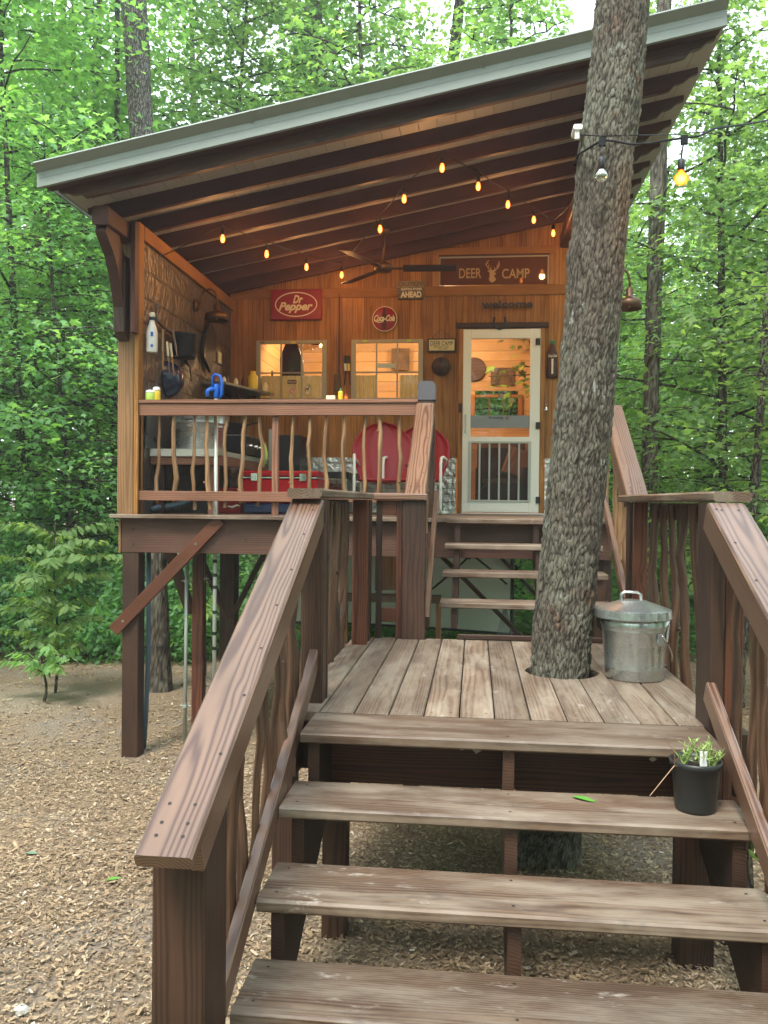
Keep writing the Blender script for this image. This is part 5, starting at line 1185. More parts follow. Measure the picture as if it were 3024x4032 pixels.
# long tool, grill tongs, seen between windows
a=lp(733,640,9.52); b=lp(731,835,9.52); mb=MB(); mb.tube([a,b],[.007,.009],8); mb.tube([a+Vector((-.01,0,.0)),a+Vector((0,0,.04)),a+Vector((.01,0,0))],.003,5); mb.box(b.x-.045,b.x+.02,9.50,9.53,b.z-.05,b.z+.14,'z',.01); tag(obj('fire_poker',mb,M['bronze']),'long brass handled poker hanging between the two windows','poker')
for k,(u,mm,lab) in enumerate(((746,'whitep','white and black grill tongs hanging left of the second window'),(753,'yellow','yellow and black tongs hanging against the second window frame'))):
    a=lp(u,768,9.52); mb=MB(); mb.board(a,a+Vector((0,0,-.09)),.03,.015,(0,1,0),.004,0); mb.board(a+Vector((0,0,-.09)),a+Vector((.005,0,-.17)),.028,.012,(0,1,0),.003,1); mb.board(a+Vector((.005,0,-.17)),a+Vector((-.01+.03*k,0,-.33)),.012,.01,(0,1,0),.003,0); tag(obj('grill_tongs',mb,[M['black'],M[mm]]),lab,'tongs')

# ------------------------------------------------------------------ shell back lawn chairs
def lawn_chair(lab,cx,cy,rz):
    s=thing('lawn_chair',lab,'chair',(cx,cy,FZ),'red shell back lawn chairs on the porch')
    def Lp(x,y,z): return (cx+x,cy+y,FZ+z)
    # local: front = -y
    def back(u,v):
        a=(u-.5)*2; t=v; w=.20+.12*math.sin(min(1,t*1.15+.1)*math.pi*.62)
        w=.215+.095*math.sin(t*math.pi*.9)
        zz=.33+.60*t
        top=math.sqrt(max(0,1-((t-.55)/.45)**2)) if t>.55 else 1
        x=a*w*max(top,.02)
        return Lp(x, .17+.16*t-.05*(1-a*a)*-1+.03*abs(math.cos(a*math.pi*2.5))*.25, zz)
    mb=MB(); mb.sheet(back,20,22); o=obj('shell_back',mb,M['redpaint'],s,smooth=True)
    so_=o.modifiers.new('th','SOLIDIFY'); so_.thickness=.008
    def seat(u,v):
        a=(u-.5)*2; w=.22+.03*math.sin(v*3)
        return Lp(a*w,-.24+.42*v,.36-.035*v-.02*(1-a*a)-.03*max(0,.12-v)/.12)
    mb=MB(); mb.sheet(seat,12,12); o=obj('seat',mb,M['redpaint'],s,smooth=True); so_=o.modifiers.new('th','SOLIDIFY'); so_.thickness=.012
    mb=MB(); mb.tube([Lp(-.24,-.25,.335),Lp(0,-.262,.33),Lp(.24,-.25,.335)],.014,8); obj('seat_lip',mb,M['redpaint'],s)
    for sg in (-1,1):
        x=.29*sg; mb=MB()
        mb.tube([Lp(x*.82,.20,.48),Lp(x,.12,.56),Lp(x,-.10,.575),Lp(x,-.24,.56),Lp(x,-.275,.50),Lp(x,-.27,.25),Lp(x,-.27,.06),Lp(x,-.24,.018),Lp(x,.0,.014),Lp(x,.26,.018)],.0145,12); obj('arm_and_leg_tube',mb,M['white'],s,smooth=True)
    mb=MB(); mb.tube([Lp(-.29,.26,.018),Lp(.29,.26,.018)],.0145,10); mb.tube([Lp(-.28,-.06,.31),Lp(.28,-.06,.31)],.012,8); obj('cross_tube',mb,M['white'],s,smooth=True)
    return s
ch1=lawn_chair('red shell back lawn chair in full view behind the branch balusters',-.895,8.35,0)
ch2=lawn_chair('second red lawn chair mostly hidden behind the sloping porch stair rail',-.60,8.72,0)
ch1.rotation_euler=(0,0,R(8)); ch2.rotation_euler=(0,0,R(-6))

# ------------------------------------------------------------------ under the cabin
def pipe(u,v0,v1,Y,r,lab,clamps=()):
    a=at(u[0],v0,Y=Y); b=at(u[1],v1,Y=Y); s=thing('conduit_pipe',lab,'pipe',(b.x,Y,b.z))
    mb=MB(); mb.tube([a,Vector((b.x,Y,gz(b.x,Y)-.1))],r,12); obj('tube',mb,M['pipe'],s,smooth=True)
    for v in clamps:
        p=at(u[0]+(u[1]-u[0])*(v-v0)/(v1-v0),v,Y=Y); mb=MB(); mb.tube([(p.x,Y,p.z-.012),(p.x,Y,p.z+.012)],r*1.45,12); mb.box(p.x-.05,p.x+.05,Y+.01,Y+.02,p.z-.006,p.z+.006,'x'); obj('clamp',mb,M['pipe'],s)
pipe((404,399),1200,1560,7.2,.016,'pale grey conduit left of the brown stilt under the porch',(1255,1525))
pipe((438,433),1180,1500,7.2,.019,'pale grey conduit right of the brown stilt under the porch',(1250,))
mb=MB(); mb.tube([(-2.745,6.99,1.3),(-2.745,7.0,.5),(-2.77,7.02,-.1),(-2.80,7.05,-.4)],.02,12); tag(obj('water_hose',mb,M['hose'],smooth=True),'thick dark blue hose running down behind the corner stilt','hose')
a=at(700,1185,Y=11); b=at(1110,1368,Y=11)
sc=thing('projector_screen','large pale grey projector screen with black border hung under the cabin','screen',(-.8,11,-.2))
zt,zb1,zb2=1.30,at(850,1355,Y=11.0).z,at(1105,1370,Y=11.0).z; xr=at(1106,1300,Y=11).x; xl=-2.55
def scf(u,v):
    x=xl+(xr-xl)*u; zb_=zb1+.03+(zb2-zb1-.03)*u+.03*math.sin(u*math.pi)
    return (x,11+.03*math.sin(u*7)*(.4+v)+.0, zb_+(zt-zb_)*v)
mb=MB(); mb.sheet(scf,24,6); obj('cloth',mb,M['screenfab'],sc,smooth=True)
mb=MB(); mb.tube([scf(u/24,0) for u in range(25)],.016,6); mb.tube([scf(1,v/6) for v in range(7)],.022,6); obj('black_border',mb,M['black'],sc)
hm=thing('rope_hammock','grey rope hammock slung from straps under the cabin in front of the screen','hammock',(.0,9.8,.8))
hk_=at(1015,1190,Y=9.8); a=at(940,1270,Y=9.8); b=at(1092,1262,Y=9.8)
mb=MB(); mb.tube([at(1018,1196,Y=9.8),at(985,1230,Y=9.8),at(930,1275,Y=9.8)],.012,7); mb.tube([at(1022,1200,Y=9.8),at(1050,1222,Y=9.8),at(1095,1262,Y=9.8)],.012,7); mb.tube([at(1012,1180,Y=9.8),at(1014,1208,Y=9.8)],.02,7); obj('strap',mb,M['black'],hm)
mb=MB(); tp=at(1091,1300,Y=9.9)
for i in range(9): mb.tube([tp,at(1073+i*4.2,1375,Y=9.9)],.004,5)
obj('fringe_rope',mb,M['grey'],hm)
# slatted bench seen through the frame left of the broad post
s=thing('slatted_bench','tan slatted bench under the cabin seen through the small railing frame','bench',(-.9,8.0,-.4))
zt_=at(840,1190,Y=8.0).z
for i,u in enumerate((818,834,850,866,882)):
    p=at(u,1230,Y=8.0); mb=MB(); mb.box(p.x-.035,p.x+.035,8.0,8.03,at(u,1275,Y=8).z,at(u,1190,Y=8).z,'z'); obj('slat',mb,M['corner'],s)
p=at(850,1290,Y=7.98); mb=MB(); mb.box(p.x-.5,p.x+.45,7.9,8.0,p.z-.04,p.z+.03,'x'); obj('seat_board',mb,M['deck'],s)
for dx in (-.48,.40): mb=MB(); mb.box(p.x+dx,p.x+dx+.05,7.92,7.99,gz(-.9,8),p.z-.04,'z'); obj('leg',mb,M['corner'],s)
# ================================================================== the foreground trunk (real furrowed bark)
def cellnoise(P,seed=0):
    """vectorised 2-nearest cell distances for an array of points (n,3)"""
    ip=np.floor(P).astype(np.int64); fp=P-ip; f1=np.full(len(P),9.); f2=np.full(len(P),9.); idn=np.zeros(len(P))
    for dx in (-1,0,1):
        for dy in (-1,0,1):
            for dz in (-1,0,1):
                c=ip+np.array([dx,dy,dz]); h=(c[:,0]*73856093 ^ c[:,1]*19349663 ^ c[:,2]*83492791 ^ seed*2654435)&0x7fffffff
                r=np.stack([((h*a+b)%9973)/9973. for a,b in ((31,7),(57,13),(91,29))],1)
                d=np.linalg.norm(r+np.array([dx,dy,dz])-fp,axis=1)
                m=d<f1; f2=np.where(m,f1,np.minimum(f2,d)); idn=np.where(m,((h*17)%997)/997.,idn); f1=np.where(m,d,f1)
    return f1,f2,idn
def big_trunk(name,path,mat,root,n=110,dz=.022,depth=.013,cell=(30,30,11),knots=()):
    zs=np.arange(path[0][0],path[-1][0],dz); pz=np.array([p[0] for p in path])
    cx=np.interp(zs,pz,[p[1] for p in path]); cr=np.interp(zs,pz,[p[2] for p in path]); cy=np.interp(zs,pz,[p[3] for p in path])
    th=np.linspace(0,2*np.pi,n,endpoint=False)
    T_,Z_=np.meshgrid(th,zs); Rr=np.repeat(cr[:,None],n,1); CX=np.repeat(cx[:,None],n,1); CY=np.repeat(cy[:,None],n,1)
    Rr=Rr*(1+.035*np.sin(2*T_+Z_*1.3)+.025*np.sin(3*T_-Z_*2.1)+.015*np.sin(5*T_+Z_*4))
    for (kz,kt,kr,ks) in knots: Rr=Rr+kr*np.exp(-((Z_-kz)**2/ks**2+(np.angle(np.exp(1j*(T_-kt))))**2/.5))
    X_=np.cos(T_)*Rr; Y_=np.sin(T_)*Rr
    P=np.stack([X_.ravel(),Y_.ravel(),Z_.ravel()],1)
    wv=lambda s_,a_:a_*(np.sin(P[:,2]*s_+P[:,0]*31)+.6*np.sin(P[:,2]*s_*2.3-P[:,1]*43+1)+.4*np.sin(P[:,2]*s_*5.1+P[:,0]*77))
    P[:,0]+=wv(13,.006); P[:,1]+=wv(17,.006); P[:,2]+=.012*np.sin(T_.ravel()*9+P[:,2]*7)+.010*np.sin(T_.ravel()*21-P[:,2]*15)
    f1,f2,idn=cellnoise(P*np.array(cell)); e=np.clip((f2-f1)*2.6,0,1)
    h1,h2,i3=cellnoise(P*np.array([cell[0]*.55,cell[1]*.55,cell[2]*.28]),11); e=e*(.35+.65*np.clip((h2-h1)*5,0,1))
    g1,g2,i2=cellnoise(P*np.array([c*2.3 for c in cell]),5); e2=np.clip((g2-g1)*3,0,1)
    disp=depth*(e**.55*(.45+.9*idn)-.7)+depth*.35*(e2*(.4+i2)-.5)
    k=(Rr.ravel()+disp)/Rr.ravel()
    V=np.stack([CX.ravel()+X_.ravel()*k, CY.ravel()+Y_.ravel()*k, Z_.ravel()],1)
    nz=len(zs); i=np.arange(nz-1)[:,None]*n; j=np.arange(n)[None]; j2=(j+1)%n
    F=np.stack([i+j,i+j2,i+n+j2,i+n+j],-1).reshape(-1,4)
    V=V-np.array(ORG[root.name])[None]
    me=bpy.data.meshes.new(name); me.from_pydata(V.tolist(),[],F.tolist()); me.materials.append(mat); me.polygons.foreach_set('use_smooth',[True]*len(F))
    a=me.attributes.new('crev','FLOAT','POINT'); a.data.foreach_set('value',(e*.8+e2*.2).astype(np.float32)); b=me.attributes.new('rnd','FLOAT','POINT'); b.data.foreach_set('value',idn.astype(np.float32))
    o=bpy.data.objects.new(name,me); COL.objects.link(o); o.parent=root; return o
def barkmat():
    m,nt,out=newmat('furrowed_bark'); t=NT(nt); v=objco(t); cr=attr(t,'crev','Fac'); r=attr(t,'rnd','Fac')
    n=t.noise(t.vmul(v,(1,1,.5)),60,5,.7); n2=t.noise(v,2.3,4,.6)
    c=t.mix(n,(.06,.049,.039),(.19,.165,.132)); c=t.mix(t.math('MULTIPLY',r,.4),c,(.14,.118,.092))
    c=t.mix(t.math('MULTIPLY',t.ramp(n2,[(.42,0.),(.62,1.)]),.5),c,(.20,.215,.165))
    li=t.ramp(t.noise(v,9,5,.75),[(.60,0.),(.66,1.)]); c=t.mix(t.math('MULTIPLY',li,.6),c,(.34,.38,.33))
    wm=t.ramp(t.noise(v,4.1,3,.6),[(.62,0.),(.7,.5)]); c=t.mix(wm,c,(.20,.10,.055))
    c=t.mix(t.ramp(cr,[(.1,1.),(.58,0.)]),c,(.024,.018,.014))
    t.bsdf(c,.85,0,.2,n,.7,.012,out); return m
M['fbark']=barkmat()
tr=thing('foreground_tree','tall oak rising through the landing in front of the cabin door','tree',(.4,TY,-.1))
big_trunk('trunk',[(z,x,r,TY+.0) for z,x,r in TR],M['fbark'],tr,200,.011,.0095,(62,62,20),((3.02,3.1,.012,.05),(2.25,4.4,.012,.07),(1.2,4.2,.008,.1)))

# ================================================================== leaves
def leaf_shape(kind):
    if kind=='maple': P=[(0,0),(.30,-.06),(.26,.16),(.52,.34),(.24,.42),(.16,.52),(0,1.0),(-.16,.52),(-.24,.42),(-.52,.34),(-.26,.16),(-.30,-.06)]
    elif kind=='simple': P=[(0,0),(.42,.12),(.34,.5),(0,1.0),(-.34,.5),(-.42,.12)]
    else: P=[(0,0),(.16,.2),(.22,.48),(.13,.8),(0,1.05),(-.13,.8),(-.22,.48),(-.16,.2)]
    return np.array(P)
def leaves_mesh(name,pos,size,heading,tilt,kind,mats,rnd,seed=0,droop=.0):
    """pos (n,3); leaf lies near-horizontal, rotated by heading, tipped by random tilt"""
    nr=np.random.RandomState(seed); P=leaf_shape(kind); k=len(P); n=len(pos)
    L=np.zeros((n,k,3)); L[:,:,0]=P[None,:,0]*size[:,None]; L[:,:,1]=(P[None,:,1])*size[:,None]; L[:,:,2]=-np.abs(P[None,:,0])*size[:,None]*.35-P[None,:,1]**2*size[:,None]*.25
    a=nr.normal(0,tilt,n)-droop; b=nr.normal(0,tilt,n)
    ca,sa=np.cos(a)[:,None],np.sin(a)[:,None]; y=L[:,:,1]*ca-L[:,:,2]*sa; z=L[:,:,1]*sa+L[:,:,2]*ca; L[:,:,1]=y; L[:,:,2]=z
    cb,sb=np.cos(b)[:,None],np.sin(b)[:,None]; x=L[:,:,0]*cb+L[:,:,2]*sb; z=-L[:,:,0]*sb+L[:,:,2]*cb; L[:,:,0]=x; L[:,:,2]=z
    ch,sh=np.cos(heading)[:,None],np.sin(heading)[:,None]; x=L[:,:,0]*ch-L[:,:,1]*sh; y=L[:,:,0]*sh+L[:,:,1]*ch; L[:,:,0]=x; L[:,:,1]=y
    V=(L+pos[:,None,:]).reshape(-1,3).astype(np.float32)
    me=bpy.data.meshes.new(name); me.vertices.add(n*k); me.vertices.foreach_set('co',V.ravel()); me.loops.add(n*k); me.loops.foreach_set('vertex_index',np.arange(n*k,dtype=np.int32))
    me.polygons.add(n); me.polygons.foreach_set('loop_start',np.arange(0,n*k,k,dtype=np.int32)); me.polygons.foreach_set('loop_total',np.full(n,k,dtype=np.int32))
    at_=me.attributes.new('rnd','FLOAT','POINT'); at_.data.foreach_set('value',np.repeat(rnd,k).astype(np.float32))
    me.update(calc_edges=True); me.validate()
    for m in mats: me.materials.append(m)
    return me
def make_tree(seed,H,base,R0,nb,lpb,ls,kind,mat,bmat,r0=.14,lean=(0,0),flat=.10,top=.35,tw=3):
    """returns (trunk mesh, crown mesh): limbs reach out in flat sprays that carry the leaves"""
    q=random.Random(seed); nr=np.random.RandomState(seed); mb=MB()
    n=14; pts=[]; rad=[]; wx=q.uniform(-.25,.25); wy=q.uniform(-.25,.25)
    for i in range(n):
        u=i/(n-1); pts.append(Vector((lean[0]*u+wx*math.sin(u*4+seed),lean[1]*u+wy*math.sin(u*3.3+seed*2),H*u))); rad.append(r0*(1-.85*u)*(1.25 if i==0 else 1))
    mb.tube(pts,rad,12)
    pos=[];hd=[];sz=[];rn=[]
    def tp(z):
        u=min(max(z/H,0),.999)*(n-1); i=int(u); return pts[i].lerp(pts[i+1],u-i)
    for b in range(nb):
        z=base+(H-base)*((b+q.random())/nb)**.9; u=(z-base)/(H-base)
        prof=math.sin(min(1,(u*.85+.18))*math.pi)**.6*(1-(1-top)*u)
        L=R0*max(.25,prof)*q.uniform(.65,1.15); az=b*2.399+q.uniform(-.5,.5); d=Vector((math.cos(az),math.sin(az),0)); o=tp(z*.96)
        rise=q.uniform(.05,.45)*L; bp=[]
        for k in range(6):
            s=k/5; bp.append(o+d*L*s+Vector((0,0,rise*s-(.35*L)*s*s*.5))+Vector((q.uniform(-.05,.05),q.uniform(-.05,.05),0)))
        mb.tube(bp,[r0*.26*(1-.85*k/5)*(1-.4*u)+.004 for k in range(6)],5)
        side=Vector((-d.y,d.x,0)); m=int(lpb*L/R0*q.uniform(.7,1.3))
        for t in range(tw):                                            # side twigs
            s=q.uniform(.3,.9); i=int(s*5); a=bp[i]; e=a+(d*.5+side*q.choice((-1,1)))*L*.35*q.uniform(.5,1); mb.tube([a,a.lerp(e,.5)+Vector((0,0,.03)),e],[.010,.007,.004],4)
        s=nr.beta(1.7,1.2,m); w=nr.normal(0,.20,m)*L*np.sin(np.clip(s*.85+.15,0,1)*np.pi)**.5*1.2
        B=np.array([list(p) for p in bp]); xs=np.interp(s,np.linspace(0,1,6),B[:,0]); ys=np.interp(s,np.linspace(0,1,6),B[:,1]); zz=np.interp(s,np.linspace(0,1,6),B[:,2])
        # clumps: leaves gather in little tiers
        tier=nr.randint(0,3,m)*flat*1.2-flat*1.2
        P=np.stack([xs+side.x*w+nr.normal(0,.05,m),ys+side.y*w+nr.normal(0,.05,m),zz+tier+nr.normal(0,flat*.5,m)-np.abs(w)*.2],1)
        pos.append(P); hd.append(az-1.57+nr.normal(0,1.0,m)); sz.append(ls*nr.uniform(.65,1.25,m)); rn.append(np.clip(nr.normal(.45+.2*q.uniform(-1,1),.22,m),0,1))
    pos=np.concatenate(pos); cm=leaves_mesh('crown',pos,np.concatenate(sz),np.concatenate(hd),.36,kind,[mat],np.concatenate(rn),seed,.25)
    me=bpy.data.meshes.new('trunk'); me.from_pydata([tuple(v) for v in mb.v],[],mb.f); me.polygons.foreach_set('use_smooth',[True]*len(mb.f)); me.materials.append(bmat)
    return me,cm
def plant_tree(name,label,cat,tmpl,loc,rz=0,s=1,group=None,names=('trunk','crown'),sz=None):
    o=thing(name,label,cat,loc,group); o.rotation_euler=(0,0,rz); o.scale=(s,s,sz or s)
    for nm,me in zip(names,tmpl):
        if me is None: continue
        c=bpy.data.objects.new(nm,me); COL.objects.link(c); c.parent=o
    return o
U=[make_tree(11,7.5,1.1,2.4,46,210,.098,'maple',M['leaf'],M['bark3'],.05,(.4,.2)),
   make_tree(12,9.0,1.7,2.8,50,230,.10,'maple',M['leaf'],M['bark3'],.06,(-.5,.3)),
   make_tree(13,6.0,.9,2.1,42,200,.095,'maple',M['leaf3'],M['bark3'],.04,(.3,-.3))]
Cn=[make_tree(21,16,3.2,3.6,58,400,.115,'simple',M['leaf2'],M['bark2'],.16,(.5,.3),.16),
    make_tree(22,19,4.5,4.0,60,420,.12,'simple',M['leaf'],M['bark2'],.19,(-.7,.2),.18),
    make_tree(23,14,2.2,3.2,54,380,.11,'simple',M['leaf3'],M['bark3'],.13,(.2,-.5),.15)]
fr=np.random.RandomState(42)
GU='understory maples round the cabin'; GC='tall forest trees beyond the cabin'
used=[]
def ok(x,y,d):
    if -4.2<x<2.6 and y<14.2: return False
    if any((x-a)**2+(y-b)**2<d*d for a,b in used): return False
    used.append((x,y)); return True
def scatter(n,lo,hi,amax,T_,name,label,cat,group,d,smin,smax,cond=lambda x,y:True):
    k=0; tries=0
    while k<n and tries<n*60:
        tries+=1
        r=math.sqrt(fr.uniform(lo*lo,hi*hi)); a=fr.uniform(-amax,amax)+.106*-1
        x=r*math.sin(a); y=r*math.cos(a)
        if not cond(x,y) or not ok(x,y,d): continue
        s=fr.uniform(smin,smax); t_=T_[fr.randint(len(T_))]
        plant_tree(name,label,cat,t_,(x,y,gz(x,y)-.05),fr.uniform(0,6.28),s,group); k+=1
# individually placed trees -------------------------------------------------
def placed(name,label,u,v,Y,tmpl,s,rz,group=None,cat='tree',sz=None):
    p=at(u,v,Y=Y); return plant_tree(name,label,cat,tmpl,(p.x,Y,gz(p.x,Y)-.05),rz,s,group,sz=sz)
# solo trunks that can be told apart, straight through measured points
def straight(name,label,pts,wid,Y,mat,crown=None,ztop=14,cz=5.5,cs=1.0,cell=(22,22,7),depth=.014,limbs=(),cx_=0):
    P=[at(u,v,Y=Y) for u,v in pts]; P.sort(key=lambda q:q.z); P=[q for q in P]
    g=gz(P[0].x,Y); k=wid*1.823/F_PX*Y/2
    d=(P[-1].x-P[0].x)/(P[-1].z-P[0].z); path=[(g-.1,P[0].x+d*(g-.1-P[0].z),k*1.35,Y),(g+.35,P[0].x+d*(g+.3-P[0].z),k*1.08,Y)]+[(q.z,q.x,k,Y) for q in P if q.z>g+.5]
    path.append((ztop,path[-1][1]+d*(ztop-path[-1][0]),k*.5,Y))
    o=thing(name,label,'tree',(path[0][1],Y,g)); big_trunk('trunk',path,mat,o,48,.06,depth,cell)
    for (u0,v0,u1,v1,r_) in limbs:
        a=at(u0,v0,Y=Y); b=at(u1,v1,Y=Y+.4); mb=MB(); m_=a.lerp(b,.5)+Vector((0,.1,-.08*(b-a).length)); mb.tube([a,m_,b],[r_,r_*.75,r_*.4],8); obj('branch',mb,M['bark3'],o,smooth=True)
    if crown is not None:
        c=bpy.data.objects.new('crown',crown); COL.objects.link(c); c.parent=o; c.location=(path[-1][1]-path[0][1]-.2+cx_,0,cz-g); c.scale=(cs,cs,cs)
    return o
straight('oak_tree','sturdy grey trunk behind the low left end of the roof',[(308,318),(300,200),(290,20)],55,13.5,M['bark2'],Cn[1][1],17,3.0,.9)
straight('leaning_oak','dark furrowed trunk standing under the left side of the cabin',[(345,1500),(343,1350),(338,1210)],44,9.3,M['fbark'],None,2.6,3,depth=.011,cell=(30,30,10))
straight('forest_tree','slim tree with side limbs above the middle of the roof',[(690,240),(688,110),(684,-20)],22,19,M['bark2'],Cn[0][1],19,4.,1.0,limbs=((690,170,735,95,.06),(688,40,640,-10,.06),(690,100,738,10,.08)))
straight('forest_tree','dark leaning tree above the roof right of its centre',[(972,170),(985,80),(996,-20)],24,19,M['bark3'],Cn[2][1],19,4,1.0,limbs=((980,70,1000,-20,.1),))
straight('mossy_tree','tall mossy trunk right of the steps behind the sloped rail',[(1402,1050),(1408,800),(1414,600),(1420,440),(1428,200)],33,12,M['fbark'],U[1][1],13,2.0,.8,cx_=1.4,limbs=((1420,480,1445,360,.05),(1412,820,1470,760,.03),(1405,600,1375,585,.025)))
straight('slender_tree','thin pale trunk at the far right edge behind the landing rail',[(1625,1120),(1640,930),(1652,740)],17,9.5,M['bark2'],None,9,3,.8,limbs=((1640,910,1590,960,.018),))
straight('forest_tree','mid grey trunk on the left where the pale lawn shows behind',[(66,1150),(69,950),(72,760)],15,20,M['bark2'],None,15)
straight('forest_tree','darker thick trunk at the left behind the leafy sapling',[(172,1260),(180,1050),(186,850)],19,17,M['bark3'],Cn[0][1],15,4)
straight('forest_tree','straight dark trunk just left of the cabin corner post',[(214,1180),(212,980),(210,800)],9,17,M['bark3'],None,13)
straight('forest_tree','dark trunk touching the left edge of the cabin post',[(247,1250),(248,1100),(249,900)],17,15,M['bark3'],None,12)
straight('forest_tree','crooked thin double trunk in the middle of the left woods',[(118,1180),(106,1020),(112,860)],7,16,M['bark3'],None,8,limbs=((106,1020,85,880,.03),(112,1090,140,930,.03)))
straight('forest_tree','thin pale trunk standing on the left',[(132,1140),(134,1040),(128,900)],9,19,M['bark2'],None,12)
# understory close to the picture edges
for k,(u,Y,ti,s,lab) in enumerate(((40,13,0,.95,'broad understory maple at the far left behind the roof edge'),(170,12.5,1,.9,'understory maple whose sprays hang left of the roof corner'),(235,15.5,2,1.05,'yellow green young maple just left of the corner post'),(1600,12.3,1,.9,'bright layered maple right of the mossy trunk'),(1790,8.8,0,.95,'maple reaching in from the right edge beyond the landing rail'),(1530,15.5,2,1.15,'yellow green maple behind the landing rail on the right'),(1430,16,0,1.2,'young maple seen between the big trunk and the mossy trunk'))):
    placed('maple_tree',lab,u,1100,Y,U[ti],s,k*1.3)
for k,(u,Y,ti,s,lab) in enumerate(((70,12.6,1,1.35,'tall full maple filling the top left corner of the view'),(205,16,0,1.7,'tall maple showing between the grey trunk and the left edge'),(430,17,1,1.6,'full maple above the left half of the roof'),(600,19,0,1.9,'maple crown left of the slim tree above the roof'),(820,18,1,1.65,'full maple above the middle of the roof'),(1130,18,0,1.9,'maple crown above the right half of the roof'),(1580,12,1,1.3,'tall maple at the top right beyond the roof end'))):
    placed('maple_tree',lab,u,1100,Y,U[ti],s,k*1.9+.4)
scatter(19,13.5,24,.55,U,'maple_tree','slender understory maple with layered green sprays','tree',GU,1.7,.8,1.25)
scatter(34,17,38,.56,Cn,'forest_tree','tall leafy forest tree in the woods behind the cabin','tree',GC,2.6,.75,1.15)
# trees beside and behind the viewer (they light, shade and mirror in the glass)
for k,(x,y,ti,s) in enumerate(((-9,4,1,.9),(-10.5,-3,0,1),(8,3,2,.9),(9,-4,1,.95),(-4,-11,0,1),(2,-12,1,1),(7,-10,2,1),(-9,-9,2,1),(7.5,8,0,.85),(-12,9,1,1))):
    plant_tree('forest_tree','tall leafy forest tree beside the clearing behind the viewer','tree',Cn[ti],(x,y,-.1),k*1.1,s,'tall trees beside the clearing')
# far woods as one mass ------------------------------------------------------
nr=np.random.RandomState(9); n=60000
a=nr.uniform(-.75,.62,n); r=nr.uniform(34,52,n); x=r*np.sin(a); y=r*np.cos(a); z=nr.uniform(0,1,n)**1.1*(15+2.5*np.sin(a*23)+1.5*np.sin(a*57))
k=(np.sin(x*.9+z*1.1)*np.sin(y*.7-z*.8)+nr.normal(0,.5,n))>-.25
x,y,z=x[k],y[k],z[k]; n=len(x)
me=leaves_mesh('far_woods',np.stack([x,y,z+.3],1),nr.uniform(.28,.5,n),nr.uniform(0,6.28,n),.6,'simple',[M['leaf2']],np.clip(nr.normal(.45,.25,n),0,1),4)
o=bpy.data.objects.new('far_woods',me); COL.objects.link(o); stuff(o); o['label']='distant mass of green woods behind everything'; o['category']='woods'
nb=70000; a=nr.uniform(.9,5.4,nb); r=nr.uniform(15,24,nb); x=r*np.sin(a); y=r*np.cos(a); z=nr.uniform(0,1,nb)*11  # unseen leaf ring added to keep low sky light off the steps
me=leaves_mesh('light_blocking_leaves',np.stack([x,y,z+.2],1),nr.uniform(.22,.4,nb),nr.uniform(0,6.28,nb),.6,'simple',[M['leaf2']],np.clip(nr.normal(.45,.25,nb),0,1),14)
o=bpy.data.objects.new('light_blocking_woods',me); COL.objects.link(o); stuff(o); o['label']='unseen green woods added behind and beside the viewer to block low sky light'; o['category']='woods'
# low undergrowth at the edge of the clearing ---------------------------------
n=75000; x=nr.uniform(-13,8,n); y=nr.uniform(10.9,18,n); edge=11.4+.5*np.sin(x*1.7)+.4*np.sin(x*.6+1)+np.where(x>-1,1.2,0)
keep=(y>edge); x,y=x[keep],y[keep]; n=len(x); edge=edge[keep]
hh=np.clip(.35+.65*(y-edge),.1,1.5)*(1+.6*np.sin(x*2.1+y)*np.sin(y*1.9-x*.7)); z=-.44+nr.uniform(0.02,1,n)**.7*np.abs(hh)
me=leaves_mesh('undergrowth',np.stack([x,y,z],1),nr.uniform(.06,.12,n),nr.uniform(0,6.28,n),.45,'simple',[M['leaf2']],np.clip(nr.normal(.5,.25,n),0,1),5)
o=bpy.data.objects.new('undergrowth',me); COL.objects.link(o); stuff(o); o['label']='low leafy undergrowth at the edge of the mulched clearing'; o['category']='ground cover'
n=26000; x=nr.uniform(-9.5,-3.5,n); y=nr.uniform(10.7,13.2,n); top=(.5+1.15*np.clip((y-10.6)/1.2,0,1))*(1+.35*np.sin(x*3.1+y*1.3)+.2*np.sin(x*7.3)); z=-.44+nr.uniform(.02,1,n)**.75*top
me=leaves_mesh('shrub_bank',np.stack([x,y,z],1),nr.uniform(.06,.12,n),nr.uniform(0,6.28,n),.4,'oval',[M['leaf2']],np.clip(nr.normal(.45,.25,n),0,1),7,.3)
o=bpy.data.objects.new('shrub_bank',me); COL.objects.link(o); stuff(o); o['label']='dense dark green shrub bank where the mulch ends at the left'; o['category']='ground cover'
